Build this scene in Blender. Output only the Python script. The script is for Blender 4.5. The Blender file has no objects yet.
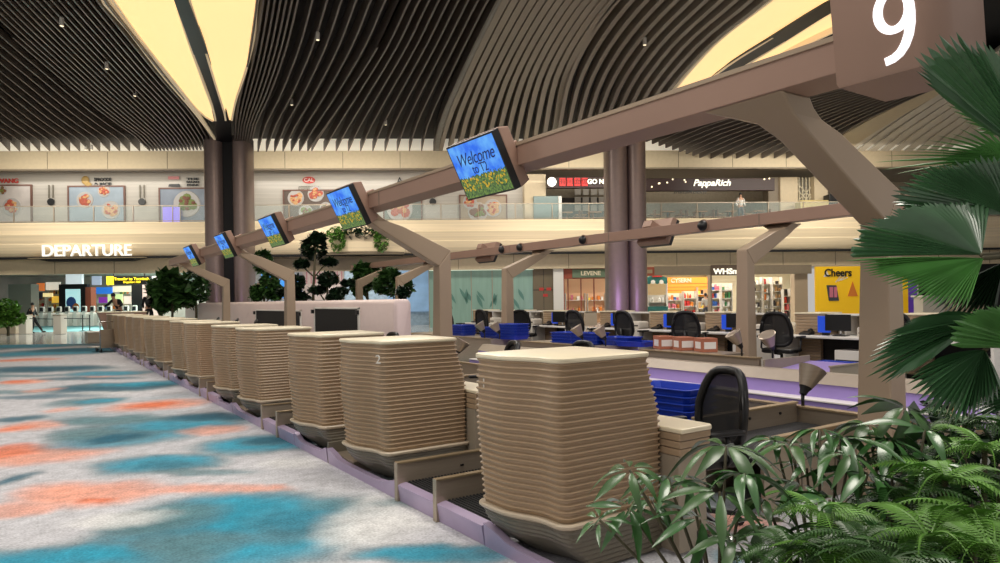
import bpy, math, random
from mathutils import Vector, Matrix, noise
random.seed(9)
C = bpy.context.scene.collection
PI = math.pi
# ---------------------------------------------------------------- survey
f=690.;h=1.55;r=.014
cr,sr=math.cos(r),math.sin(r)
def un(px,py):
    dx,dy=px-500,py-281.5
    return (500+dx*cr-dy*sr, 281.5+dx*sr+dy*cr)
VX,VY=un(30,306)
th=math.atan((500-VX)/f);c=math.cos(th);s=math.sin(th)
def ray(px,py):
    px,py=un(px,py);u=(px-500)/f;v=-(py-VY)/f
    return Vector((s+u*c,c-u*s,v))
al=-.06
R=(c,-s);F=(s,c)
ca,sa=math.cos(al),math.sin(al)
Dv=(R[0]*ca-F[0]*sa,R[1]*ca-F[1]*sa)
N=(F[0]*ca+R[0]*sa,F[1]*ca+R[1]*sa)
W0=38.
WROT=math.atan2(Dv[1],Dv[0])
def at(px,py,X=None,Y=None,Z=None,D=None):
    d=ray(px,py)
    t=X/d[0] if X is not None else Y/d[1] if Y is not None else (Z-h)/d[2] if Z is not None else D
    return Vector((t*d[0],t*d[1],h+t*d[2]))
def atw(px,py,n=0.):          # a point of the plane n metres behind the parapet: (distance along it, height)
    d=ray(px,py); t=(W0+n)/(d[0]*N[0]+d[1]*N[1])
    return (t*d[0]*Dv[0]+t*d[1]*Dv[1], h+t*d[2])
def W(a,n,z=0.):              # wall coordinates to world
    return Vector((Dv[0]*a+N[0]*(W0+n),Dv[1]*a+N[1]*(W0+n),z))
# ---------------------------------------------------------------- materials
def srgb(*v):
    return tuple(((x/255)/12.92 if x/255<=.04045 else ((x/255+.055)/1.055)**2.4) for x in v)
MATS={}
def mat(name,col,rough=.5,metal=0.,emit=0.,ecol=None,bump=0.,bscale=60.,var=0.,vscale=6.,stretch=None,alpha=1.,trans=0.,spec=.5,coat=0.):
    if name in MATS: return MATS[name]
    m=bpy.data.materials.new(name); m.use_nodes=True; nt=m.node_tree; b=nt.nodes['Principled BSDF']
    col=srgb(*col); b.inputs['Base Color'].default_value=(*col,1); b.inputs['Roughness'].default_value=rough
    b.inputs['Metallic'].default_value=metal; b.inputs['Specular IOR Level'].default_value=spec
    if coat: b.inputs['Coat Weight'].default_value=coat
    if emit: b.inputs['Emission Color'].default_value=(*(srgb(*ecol) if ecol else col),1); b.inputs['Emission Strength'].default_value=emit
    if alpha<1: b.inputs['Alpha'].default_value=alpha
    if trans: b.inputs['Transmission Weight'].default_value=trans
    tc=nt.nodes.new('ShaderNodeTexCoord'); mp=nt.nodes.new('ShaderNodeMapping'); nt.links.new(tc.outputs['Object'],mp.inputs['Vector'])
    if stretch: mp.inputs['Scale'].default_value=stretch
    nz=nt.nodes.new('ShaderNodeTexNoise'); nz.inputs['Scale'].default_value=vscale; nz.inputs['Detail'].default_value=4
    nt.links.new(mp.outputs['Vector'],nz.inputs['Vector'])
    if var:
        mx=nt.nodes.new('ShaderNodeMix'); mx.data_type='RGBA'; mx.blend_type='MULTIPLY'; mx.inputs['Factor'].default_value=1
        rp=nt.nodes.new('ShaderNodeMapRange'); rp.inputs['From Min'].default_value=.3; rp.inputs['From Max'].default_value=.7; rp.inputs['To Min'].default_value=1-var; rp.inputs['To Max'].default_value=1+var
        nt.links.new(nz.outputs['Fac'],rp.inputs['Value'])
        mx.inputs[6].default_value=(*col,1); nt.links.new(rp.outputs['Result'],mx.inputs[7]); nt.links.new(mx.outputs[2],b.inputs['Base Color'])
    if bump:
        n2=nt.nodes.new('ShaderNodeTexNoise'); n2.inputs['Scale'].default_value=bscale; nt.links.new(mp.outputs['Vector'],n2.inputs['Vector'])
        bp=nt.nodes.new('ShaderNodeBump'); bp.inputs['Strength'].default_value=bump; bp.inputs['Distance'].default_value=.01
        nt.links.new(n2.outputs['Fac'],bp.inputs['Height']); nt.links.new(bp.outputs['Normal'],b.inputs['Normal'])
    MATS[name]=m; return m
M=dict(
 rib=mat('ribbed_laminate',(166,142,114),.34,0,bump=.05,var=.04,vscale=3),
 cream=mat('cream_top',(232,220,190),.35,var=.03),
 lip=mat('lip_beige',(190,174,150),.35),
 bowl=mat('bowl_taupe',(112,106,92),.38,.1),
 brass=mat('brushed_brass',(176,156,124),.32,.6,var=.06,vscale=30,stretch=(.1,.1,4)),
 steel=mat('champagne_steel',(172,158,140),.36,.55,var=.05,vscale=20,stretch=(.2,.2,3)),
 panel=mat('taupe_panel',(158,146,128),.42,.15,var=.04),
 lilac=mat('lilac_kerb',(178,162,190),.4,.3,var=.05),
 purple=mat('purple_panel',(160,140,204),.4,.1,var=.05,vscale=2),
 belt=mat('black_belt',(26,26,26),.7,bump=.5,bscale=120),
 beam=mat('rose_brown_paint',(156,126,110),.42,.15,var=.04,vscale=1.5),
 post=mat('post_taupe',(166,146,124),.4,.15,var=.03,vscale=1.5),
 black=mat('black_plastic',(16,16,17),.4),
 mesh=mat('chair_mesh',(16,16,18),.75,alpha=.96),
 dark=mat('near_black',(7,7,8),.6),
 white=mat('white_laminate',(226,222,214),.4),
 offw=mat('off_white',(205,198,186),.5),
 blue=mat('blue_tray',(24,58,168),.35,var=.1),
 chrome=mat('chrome',(190,190,190),.2,1.),
 leaf=mat('leaf_green',(58,92,44),.32,var=.35,vscale=9,spec=.6),
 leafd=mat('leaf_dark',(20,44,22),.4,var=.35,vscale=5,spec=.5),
 leafb=mat('leaf_bright',(96,142,56),.4,var=.25,vscale=12),
 palm=mat('palm_green',(60,100,62),.3,var=.3,vscale=6,spec=.7,coat=.4),
 palmb=mat('palm_fresh',(92,146,76),.35,var=.25,vscale=6,spec=.6),
 stem=mat('stem_brown',(74,68,44),.6,var=.2),
 soil=mat('soil',(44,34,26),.9,bump=.6,bscale=30),
 skin=mat('skin',(196,150,120),.5), hair=mat('black_hair',(18,15,14),.5), cloth=mat('black_cloth',(22,23,27),.8), cloth2=mat('grey_cloth',(70,72,80),.8),
)
# ---------------------------------------------------------------- geometry helpers
class MB:
    def __init__(s_): s_.v=[]; s_.f=[]
    def add(s_,vs,fs):
        o=len(s_.v); s_.v+= [tuple(q) for q in vs]; s_.f+=[tuple(i+o for i in q) for q in fs]; return s_
    def box(s_,x0,x1,y0,y1,z0,z1):
        return s_.add([(x0,y0,z0),(x1,y0,z0),(x1,y1,z0),(x0,y1,z0),(x0,y0,z1),(x1,y0,z1),(x1,y1,z1),(x0,y1,z1)],
            [(0,3,2,1),(4,5,6,7),(0,1,5,4),(1,2,6,5),(2,3,7,6),(3,0,4,7)])
    def hexa(s_,p):
        return s_.add(p,[(0,3,2,1),(4,5,6,7),(0,1,5,4),(1,2,6,5),(2,3,7,6),(3,0,4,7)])
    def prism(s_,poly,a,b,ax='z'):
        n=len(poly)
        def P(q,t): return (q[0],q[1],t) if ax=='z' else ((q[0],t,q[1]) if ax=='y' else (t,q[0],q[1]))
        return s_.add([P(q,a) for q in poly]+[P(q,b) for q in poly],[tuple(range(n))[::-1],tuple(range(n,2*n))]+[(i,(i+1)%n,n+(i+1)%n,n+i) for i in range(n)])
    def rings(s_,rs,cap=True,closed=True):
        n=len(rs[0]); fs=[]
        for k in range(len(rs)-1):
            for i in range(n if closed else n-1):
                j=(i+1)%n; fs.append((k*n+i,k*n+j,(k+1)*n+j,(k+1)*n+i))
        if cap: fs+= [tuple(range(n))[::-1],tuple((len(rs)-1)*n+i for i in range(n))]
        return s_.add([p for q in rs for p in q],fs)
    def tube(s_,pts,rad,n=8,cap=True):
        pts=[Vector(p) for p in pts]; rs=[]; up=None
        for i,p in enumerate(pts):
            d=(pts[min(i+1,len(pts)-1)]-pts[max(i-1,0)]).normalized()
            if up is None: up=Vector((0,0,1)) if abs(d.z)<.9 else Vector((1,0,0))
            a=d.cross(up).normalized(); b=a.cross(d).normalized(); up=b
            rr=rad[i] if isinstance(rad,(list,tuple)) else rad
            rs.append([p+(a*math.cos(2*PI*k/n)+b*math.sin(2*PI*k/n))*rr for k in range(n)])
        return s_.rings(rs,cap)
    def bar(s_,pts,w,t,side=(0,0,1)):   # rectangular section swept; w across 'side' normal, t along side
        pts=[Vector(p) for p in pts]; sd=Vector(side).normalized(); rs=[]
        for i,p in enumerate(pts):
            d=(pts[min(i+1,len(pts)-1)]-pts[max(i-1,0)]).normalized()
            a=d.cross(sd).normalized()
            ww=w[i] if isinstance(w,(list,tuple)) else w
            tt=t[i] if isinstance(t,(list,tuple)) else t
            rs.append([p+a*ww/2+sd*tt/2,p-a*ww/2+sd*tt/2,p-a*ww/2-sd*tt/2,p+a*ww/2-sd*tt/2])
        return s_.rings(rs)
    def lathe(s_,prof,n=16,cx=0,cy=0,cap=True):
        return s_.rings([[(cx+q*math.cos(2*PI*k/n),cy+q*math.sin(2*PI*k/n),z) for k in range(n)] for q,z in prof],cap)
    def ell(s_,cx,cy,cz,rx,ry,rz,n=12,m=8,jit=0.):
        rs=[]
        for j in range(m+1):
            a=-PI/2+PI*(j+.02)/(m+.04)
            rs.append([(cx+rx*math.cos(a)*math.cos(2*PI*k/n)*(1+random.uniform(-jit,jit)),cy+ry*math.cos(a)*math.sin(2*PI*k/n)*(1+random.uniform(-jit,jit)),cz+rz*math.sin(a)*(1+random.uniform(-jit,jit))) for k in range(n)])
        return s_.rings(rs)
    def xf(s_,mtx):
        s_.v=[tuple(mtx@Vector(q)) for q in s_.v]; return s_
    def build(s_,name,m,parent=None,bev=0.,smooth=False,loc=None,rz=0.,seg=2,double=False):
        me=bpy.data.meshes.new(name); me.from_pydata(s_.v,[],s_.f); me.update()
        import bmesh as _b
        if not double:
            bm=_b.new(); bm.from_mesh(me); _b.ops.recalc_face_normals(bm,faces=bm.faces); bm.to_mesh(me); bm.free()
        o=bpy.data.objects.new(name,me); C.objects.link(o)
        if m: me.materials.append(m if not isinstance(m,str) else M[m])
        if smooth:
            for p in me.polygons: p.use_smooth=True
            if smooth=='auto': me.set_sharp_from_angle(angle=math.radians(35))
        if bev:
            b=o.modifiers.new('bevel','BEVEL'); b.width=bev; b.segments=seg; b.limit_method='ANGLE'
        if parent: o.parent=parent
        if loc is not None: o.location=loc
        if rz: o.rotation_euler=(0,0,rz)
        return o
def tag(o,label=None,cat=None,group=None,kind=None):
    if label: o['label']=label
    if cat: o['category']=cat
    if group: o['group']=group
    if kind: o['kind']=kind
    return o
def thing(name,label,cat,loc=(0,0,0),rz=0.,group=None,kind=None):
    o=bpy.data.objects.new(name,None); C.objects.link(o); o.empty_display_size=.1
    o.location=loc; o.rotation_euler=(0,0,rz); return tag(o,label,cat,group,kind)
def struct(o): o['kind']='structure'; return o
def copy_tree(o,parent=None):
    q=o.copy(); C.objects.link(q)
    if parent: q.parent=parent
    for ch in list(o.children): copy_tree(ch,q)
    return q
def dup(o,loc,rz=None,label=None,group=None,scale=None):
    q=copy_tree(o); q.location=loc
    if rz is not None: q.rotation_euler=(0,0,rz)
    if label: q['label']=label
    if group: q['group']=group
    if scale: q.scale=scale
    return q
def text_mesh(txt,size,depth,name,m,parent=None,loc=(0,0,0),rot=(0,0,0),shear=0.,align='CENTER',bold=0.,space=1.):
    cu=bpy.data.curves.new(name,'FONT'); cu.body=txt; cu.size=size; cu.extrude=depth; cu.align_x=align; cu.align_y='CENTER'; cu.shear=shear; cu.offset=bold; cu.space_character=space
    o=bpy.data.objects.new(name,cu); C.objects.link(o)
    bpy.context.view_layer.update()
    me=bpy.data.meshes.new_from_object(o.evaluated_get(bpy.context.evaluated_depsgraph_get()))
    bpy.data.objects.remove(o); bpy.data.curves.remove(cu)
    me.name=name; me.materials.clear(); me.materials.append(M[m] if isinstance(m,str) else m)
    q=bpy.data.objects.new(name,me); C.objects.link(q)
    if parent: q.parent=parent
    q.location=loc; q.rotation_euler=rot
    return q
def mwidth(o):
    xs=[v.co.x for v in o.data.vertices]; return max(xs)-min(xs)
def sstep(a,b,x):
    t=max(0,min(1,(x-a)/(b-a))); return t*t*(3-2*t)
# ---------------------------------------------------------------- camera
cam=bpy.data.cameras.new('camera'); co=bpy.data.objects.new('camera',cam); C.objects.link(co)
cam.sensor_width=36; cam.lens=f*36/1000; cam.shift_y=(VY-281.5)/1000; cam.clip_end=300; cam.clip_start=.05
fw=Vector((s,c,0)); rt=Vector((c,-s,0)); up=Vector((0,0,1))
m3=Matrix((rt,up,-fw)).transposed()
co.matrix_world=Matrix.Translation((0,0,h))@(m3@Matrix.Rotation(-r,3,'Z')).to_4x4()
bpy.context.scene.camera=co
# ---------------------------------------------------------------- floor
def floor_mesh():
    # camera-side fan of quads, finer where it is near
    def col(x,y):
        zc=x*s+y*c; xc=x*c-y*s
        w=noise.noise(Vector((x*.5,y*.5,0)))*.55+noise.noise(Vector((x*1.6,y*1.6,3)))*.18+noise.noise(Vector((x*4,y*4,5)))*.05
        w2=noise.noise(Vector((x*.5+9,y*.5,7)))*.5+noise.noise(Vector((x*1.5,y*1.5,9)))*.16
        X_=xc+w*(.3+zc*.06); Z_=zc+w2*(.25+zc*.05)
        base=Vector(srgb(196,196,196))
        # faint long bands of grey and teal everywhere
        return X_,Z_,base
    return col
# carpet motifs: colour, centre px, half extents px, strength
GR=(198,198,196); TE=(50,148,174); TD=(44,92,112); TG=(92,128,134); SA=(222,158,136); SO=(214,118,84); LG=(212,212,210)
MOT=[
 (TE,(235,540),(120,34),1.),(TE,(250,516),(105,22),1.),(TG,(165,520),(50,13),.9),(TE,(60,560),(110,14),1.),(TG,(190,548),(40,14),.6),
 (TD,(300,520),(40,16),.35),(LG,(380,520),(60,28),1.),(LG,(120,520),(60,10),.9),(TE,(430,553),(60,9),1.),(TG,(395,505),(30,5),.5),
 (SA,(85,493),(75,14),1.),(SO,(92,498),(18,3.),.9),(SA,(215,489),(80,5),.9),(SA,(10,510),(40,8),.9),
 (SA,(30,455),(75,13),1.),(SO,(12,450),(38,8),.9),(SA,(22,428),(38,6),.9),(SO,(8,430),(20,3.5),.7),(SA,(275,487),(10,4),.6),
 (TE,(160,464),(62,8),.95),(TD,(165,466),(30,4),.4),(TG,(205,472),(50,3),.6),
 (TE,(125,438),(55,9),.8),(TD,(120,437),(28,5),.9),(TG,(85,432),(30,6),.8),(TE,(180,424),(60,7),.9),(TD,(210,417),(45,4),.9),
 (TG,(110,420),(45,4),.8),(TD,(15,419),(28,3),.8),(SA,(215,430),(38,5),.75),(TE,(262,445),(58,8),.95),(TD,(275,442),(28,4),.8),(LG,(320,462),(50,6),.8),
 (SA,(160,405),(45,6),1.),(SO,(155,405),(22,3),1.),(SA,(68,410),(18,3),.7),(TG,(90,402),(28,4),.7),(TE,(100,401),(18,2.5),.7),(TD,(5,482),(12,7),.8),
 (TD,(110,388),(50,4.5),.95),(TE,(140,384),(40,3.),.8),(TD,(40,397),(50,2.5),.6),(TG,(10,392),(30,2),.6),
 (SA,(22,382),(30,3),1.),(SO,(12,382),(18,1.6),.9),(SA,(48,390),(22,2),.7),(LG,(100,394),(30,1.5),.6),
 (TD,(40,369),(70,3),.9),(TE,(110,373),(40,2.5),.8),(TD,(90,378),(45,1.5),.7),(SA,(28,360),(36,1.8),.95),(SO,(20,360),(18,.9),.6),
 (TE,(60,352),(60,3.5),.9),(TD,(80,350),(45,2),.8),(TE,(20,346),(70,2.),.8),(TG,(20,376),(40,1.2),.6),(SA,(105,376),(18,1.),.5),
 (TG,(410,478),(25,5),.5),(TE,(480,560),(40,6),.6),(SA,(745,520),(28,12),.9),(TE,(735,560),(20,8),.5),(TG,(330,500),(26,5),.4),
]
def carpet():
    def g(px,py):
        q=at(px,py,Z=0); return q.x*c-q.y*s, q.x*s+q.y*c
    ms=[]
    for colr,(px,py),(hx,hy),st in MOT:
        x0,z0=g(px,py); z1=g(px,py-hy)[1]; z2=g(px,min(py+hy,640))[1]
        zc=(z1+z2)/2; hz=(z1-z2)/2; ms.append((Vector(srgb(*colr)),x0/z0*zc,zc,hx*zc/f,hz,st))
    zs=[1.2]
    while zs[-1]<27.6: zs.append(zs[-1]*1.012+.004)
    us=[-1.15+.0105*i for i in range(200)]
    V=[];cols=[]
    G0=Vector(srgb(192,192,196)); TGv=Vector(srgb(96,122,128))
    for z in zs:
        for u in us:
            x=u*z; wx=x*c+z*s; wy=-x*s+z*c
            V.append((wx,wy,0))
            k=min(1.6,.35+z*.045)
            w1=noise.noise(Vector((wx*.8/k,wy*.8/k,0)))*.35*k+noise.noise(Vector((wx*3/k,wy*3/k,3)))*.10*k+noise.noise(Vector((wx*9,wy*9,3)))*.03
            w2=noise.noise(Vector((wx*.8/k+9,wy*.8/k,7)))*.3*k+noise.noise(Vector((wx*3/k,wy*3/k,9)))*.10*k+noise.noise(Vector((wx*9,wy*9,13)))*.03
            xx=x+w1; zz=z+w2
            g1=noise.noise(Vector((wx*.35+4,wy*.35,2)))
            cc=G0*(1+.12*g1)
            # soft teal and grey drifts between the motifs
            t=sstep(.12,.5,noise.noise(Vector((wx*.32,wy*.32,21))))*(.75 if z>11 or x>1.5 else .35)
            cc=cc.lerp(Vector(srgb(88,130,142)),t)
            st_=noise.noise(Vector((xx*1.2,zz*4.5,31)))*.5+noise.noise(Vector((xx*3,zz*9,37)))*.3
            mo=noise.noise(Vector((wx*2.2,wy*2.2,41)))*.5+noise.noise(Vector((wx*7,wy*7,43)))*.3
            for mc,mx,mz,hx,hz,st in ms:
                a=(xx-mx)/hx; b=(zz-mz)/hz; q=a*a+b*b
                if q<3.4:
                    q+=.35*st_
                    if mc.z>mc.x*1.15: cc=cc.lerp(TGv,.75*st*(1-sstep(.8,2.2,q)))
                    cc=cc.lerp(mc*(1+.35*mo),st*(1-sstep(.15,1.5,q))*(.9+.25*mo))
            cc=Vector([max(0.,v) for v in cc])
            cols.append((*cc,1))
    n=len(us); Fs=[(k*n+i,k*n+i+1,(k+1)*n+i+1,(k+1)*n+i) for k in range(len(zs)-1) for i in range(n-1)]
    me=bpy.data.meshes.new('floor'); me.from_pydata(V,[],Fs); me.update()
    ca_=me.color_attributes.new('carpet','FLOAT_COLOR','POINT')
    flat=[q for cl in cols for q in cl]; ca_.data.foreach_set('color',flat)
    o=bpy.data.objects.new('floor',me); C.objects.link(o); struct(o)
    m=bpy.data.materials.new('carpet'); m.use_nodes=True; nt=m.node_tree; b=nt.nodes['Principled BSDF']; b.inputs['Roughness'].default_value=.95; b.inputs['Specular IOR Level'].default_value=.1
    at_=nt.nodes.new('ShaderNodeVertexColor'); at_.layer_name='carpet'
    tc=nt.nodes.new('ShaderNodeTexCoord'); nz=nt.nodes.new('ShaderNodeTexNoise'); nz.inputs['Scale'].default_value=55; nz.inputs['Detail'].default_value=6; nt.links.new(tc.outputs['Object'],nz.inputs['Vector'])
    n2=nt.nodes.new('ShaderNodeTexNoise'); n2.inputs['Scale'].default_value=7; n2.inputs['Detail'].default_value=8; n2.inputs['Roughness'].default_value=.7; nt.links.new(tc.outputs['Object'],n2.inputs['Vector'])
    ad=nt.nodes.new('ShaderNodeMath'); ad.operation='ADD'; nt.links.new(nz.outputs['Fac'],ad.inputs[0]); nt.links.new(n2.outputs['Fac'],ad.inputs[1])
    mr=nt.nodes.new('ShaderNodeMapRange'); mr.inputs['From Min'].default_value=.65; mr.inputs['From Max'].default_value=1.35; mr.inputs['To Min'].default_value=.62; mr.inputs['To Max'].default_value=1.38
    nt.links.new(ad.outputs[0],mr.inputs['Value'])
    mx=nt.nodes.new('ShaderNodeMix'); mx.data_type='RGBA'; mx.blend_type='MULTIPLY'; mx.inputs['Factor'].default_value=1
    nt.links.new(at_.outputs['Color'],mx.inputs[6]); nt.links.new(mr.outputs['Result'],mx.inputs[7]); nt.links.new(mx.outputs[2],b.inputs['Base Color'])
    bp=nt.nodes.new('ShaderNodeBump'); bp.inputs['Strength'].default_value=.5; bp.inputs['Distance'].default_value=.01; nt.links.new(nz.outputs['Fac'],bp.inputs['Height']); nt.links.new(bp.outputs['Normal'],b.inputs['Normal'])
    me.materials.append(m)
carpet()
tile=mat('polished_stone',(196,200,200),.12,var=.1,vscale=.6,stretch=(1,1,1))
o=MB().box(-45,60,-12,95,-.12,-.012).build('floor_stone',tile); struct(o); o.name='floor.001'
tc_=mat('far_teal_carpet',(120,176,182),.9,var=.35,vscale=.35)
a0=at(0,333,Z=0); o=MB().add([W(-42,4.5,-.008),W(-14,4.5,-.008),W(-14,27,-.008),W(-42,27,-.008)],[(0,1,2,3)]).build('floor.002',tc_); struct(o)
# ================================================================ check-in counters
def arc(cx,cy,rad,a0,a1,n): return [(cx+rad*math.cos(a0+(a1-a0)*i/n),cy+rad*math.sin(a0+(a1-a0)*i/n)) for i in range(n+1)]
PW=.68
def outline(depth,far=.0):
    P=[]
    def fx(y): return .10*(1-sstep(.14,.46,y))
    rc=.06
    P+=arc(fx(0)+rc,rc,rc,-PI/2,-PI,5)                  # near front corner
    for i in range(1,14):
        y=rc+(PW-.035-rc)*i/14; P.append((fx(y),y))
    P+=arc(.035,PW-.035,.035,PI,PI/2,4)
    P+=[(depth*k/5,PW) for k in (1,2,3,4)]
    P+=arc(depth-.03,PW-.03,.03,PI/2,0,3)
    P+=arc(depth-.03,.03,.03,0,-PI/2,3)
    P+=[(fx(0)+rc+(depth-.03-fx(0)-rc)*k/6,0) for k in (5,4,3,2,1)]
    return P
# the outline runs clockwise seen from above: outward normal is (-t.y, t.x)
def offset(P,d):
    n=len(P); out=[]
    for i in range(n):
        a=Vector(P[i-1]);b=Vector(P[(i+1)%n]); t=(b-a)
        t=t.normalized() if t.length>1e-6 else Vector((1,0)); out.append((P[i][0]-t.y*d,P[i][1]+t.x*d))
    return out
def ringz(z,off,setb=0.,depth=.80,side=0.):
    P=outline(depth); P=offset(P,off); out=[]
    for x,y in P:
        k=max(0,1-x/depth); ys=y+side*(1-y/PW) - side*.6*(y/PW)
        out.append((x+setb*k,ys,z))
    return out
def dep(z): return .795+.10*(1-sstep(.78,1.24,z))
def setb(z): return .035*(1-sstep(.25,.8,z))-.010*math.sin(PI*sstep(.6,1.24,z))
def make_pod(label):
    t=thing('check_in_counter',label,'check-in counter')
    rs=[]; z1=1.195; n=25; dz=(z1-.305)/n
    for k in range(n):
        for u,o in ((0,-.005),(.07,.007),(.20,.0095),(.34,.005),(.52,-.004),(.95,-.006)):
            z=z1-dz*(k+u); rs.append(ringz(z,o,setb(z),dep(z)))
    MB().rings(rs).build('ribbed_shell',M['rib'],t,smooth='auto')
    MB().rings([ringz(1.192,-.004,setb(1.2),dep(1.2)),ringz(1.195,.012,setb(1.2),dep(1.2)),ringz(1.205,.017,setb(1.2),dep(1.2)),ringz(1.218,.015,setb(1.2),dep(1.2)),ringz(1.224,.002,setb(1.2),dep(1.2))]).build('counter_top',M['cream'],t,smooth='auto')
    MB().rings([ringz(z,o,setb(.3),dep(.3)) for z,o in ((.306,.004),(.31,.03),(.30,.038),(.288,.036),(.275,.02),(.27,0.))]).build('lip',M['lip'],t,smooth='auto')
    bs=[]
    for i in range(19):
        u=i/18; z=.272-.262*u
        bs.append(ringz(z,.012-.02*u+(.006 if i%2 else -.002),.045+.24*u**1.8,dep(.3)+.03*u,.01*u*u))
    MB().rings(bs).build('bowl_base',M['bowl'],t,smooth='auto')
    MB().box(.925,.965,-.012,.02,.05,.76).build('corner_post',M['brass'],t,bev=.003)
    mb=MB().rings([[(x,y,z) for x,y in [(.90,-.16),(1.17,-.16),(1.20,-.13),(1.20,.50),(1.17,.53),(.90,.53)]] for z in (.735,.765)])
    mb.build('desk_top',M['cream'],t,bev=.008)
    mb=MB()
    for k in range(3): mb.box(.9,1.18-.008*(k%2),-.145,.52,.60+.045*k,.642+.045*k)
    mb.build('desk_apron',M['rib'],t,bev=.006)
    MB().box(.9,1.15,-.13,-.10,.02,.598).box(.9,.93,-.1,.5,.02,.598).build('desk_panel',M['panel'],t,bev=.004)
    return t
A0=2.93; B0=5.2; PITCH=3.755
pod=make_pod('ribbed beige check-in counter nearest the plants, largest of its row')
pod.location=(2.275,A0,0)
ordn=['second','third','fourth','fifth','sixth','seventh','eighth','ninth','tenth','eleventh','twelfth','thirteenth','fourteenth']
pods=[(A0,0)]
ys=[]
for k in range(8):
    ys+= [A0+PITCH*k,B0+PITCH*k]
ys=sorted(ys)[:14]
for i,y in enumerate(ys[1:]):
    dup(pod,(2.275,y,0),label=f'ribbed beige check-in counter, {ordn[i]} from the plants along the carpet'+(', with a white number 2' if i==0 else ''),group='check-in counters of the front row')
pod['group']='check-in counters of the front row'
# a little of the numbers by the front edge
for ch,(px,py),yy in (('1',(484,383),A0+.62),('2',(371,360),B0+.03)):
    q=at(px,py,Y=yy) if ch=='2' else at(px,py,X=2.272)
    ob=text_mesh(ch,.10,.002,'counter_number','white',rot=(PI/2,0,-PI/2 if ch=='1' else -.9),loc=(2.272,q.y,q.z) if ch=='1' else (2.335,B0+.0,q.z))
    tag(ob,f'small white number {ch} on the '+('nearest' if ch=='1' else 'second')+' ribbed counter','number')
# end unit at the far end of the row
q=thing('end_counter','plain rose-brown angled end counter at the far end of the front row','counter',(2.05,29.2,0))
MB().hexa([(.35,0,.12),(1.5,0,.12),(1.5,2.,.12),(.5,2.,.12),(.0,-.1,1.26),(1.6,-.1,1.26),(1.6,2.1,1.26),(.1,2.1,1.26)]).build('body',M['beam'],q,bev=.02)
MB().box(.4,1.4,.1,1.9,0,.12).build('plinth',M['bowl'],q)
MB().hexa([(-.02,-.12,1.26),(1.62,-.12,1.26),(1.62,2.12,1.26),(.08,2.12,1.26),(-.02,-.12,1.29),(1.62,-.12,1.29),(1.62,2.12,1.29),(.08,2.12,1.29)]).build('counter_top',M['cream'],q,bev=.008)
# luggage trolley by it
q=thing('luggage_trolley','grey wheeled luggage trolley parked before the far end counter','trolley',tuple(at(110,352,Z=0)),.4)
MB().tube([(-.3,0,.08),(-.3,0,.95),(-.28,0,1.0),(.28,0,1.0),(.3,0,.95),(.3,0,.08)],.018).build('handle_frame',M['chrome'],q,smooth=True)
MB().box(-.3,.3,.0,.85,.14,.17).box(-.28,.28,0,.02,.17,.75).build('tray',M['steel'],q,bev=.004)
for x,y in ((-.27,.05),(.27,.05),(0,.8)): MB().lathe([(.02,-.02),(.07,-.02),(.07,.02),(.02,.02)],12).xf(Matrix.Translation((x,y,.07))@Matrix.Rotation(PI/2,4,'Y')).build('wheel',M['black'],q)

# ---------------------------------------------------------------- kerb, scales and the bag belts between pods
def make_scale(label):
    # origin at kerb line, near edge of the first belt
    t=thing('baggage_scale',label,'baggage scale')
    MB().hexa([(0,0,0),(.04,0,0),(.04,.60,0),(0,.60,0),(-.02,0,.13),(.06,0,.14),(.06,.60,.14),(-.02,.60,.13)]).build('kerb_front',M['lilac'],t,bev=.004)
    mb=MB().box(.06,1.25,.03,.57,.10,.14)
    for k in range(40): mb.box(.07+k*.029,.082+k*.029,.03,.57,.14,.148)
    mb.build('belt',M['belt'],t)
    # side plate on the far side, with its folded top edge
    MB().prism([(-.01,0),(2.15,0),(2.15,.41),(1.2,.285),(-.01,.285)],.585,.605,'y').build('side_plate',M['steel'],t,bev=.002)
    MB().prism([(-.02,.285),(1.2,.285),(2.15,.41),(2.15,.425),(1.2,.30),(-.02,.30)],.575,.625,'y').build('top_rail',M['brass'],t,bev=.002)
    MB().box(-.025,.0,.575,.625,.0,.298).build('front_post',M['steel'],t,bev=.003)
    MB().box(.55,.58,.578,.588,.19,.205).box(.95,.98,.578,.588,.19,.205).build('sensor',M['black'],t)
    MB().hexa([(1.25,.03,.08),(2.15,.03,.24),(2.15,.57,.24),(1.25,.57,.08),(1.25,.03,.13),(2.15,.03,.30),(2.15,.57,.30),(1.25,.57,.13)]).build('rising_belt',M['belt'],t)
    return t
sc=make_scale('near belt of the baggage scales between the two nearest counters'); sc.location=(2.35,3.66,0)
sc['group']='baggage scales between the front counters'
nm=['','second','third','fourth','fifth','sixth','seventh']
dup(sc,(2.35,4.28,0),label='far belt of the baggage scales between the two nearest counters')
for k in range(1,7):
    dup(sc,(2.35,3.66+PITCH*k,0),label=f'nearer of two baggage scale belts in the {nm[k]} gap along the front row')
    dup(sc,(2.35,4.28+PITCH*k,0),label=f'farther of two baggage scale belts in the {nm[k]} gap along the front row')
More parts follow.
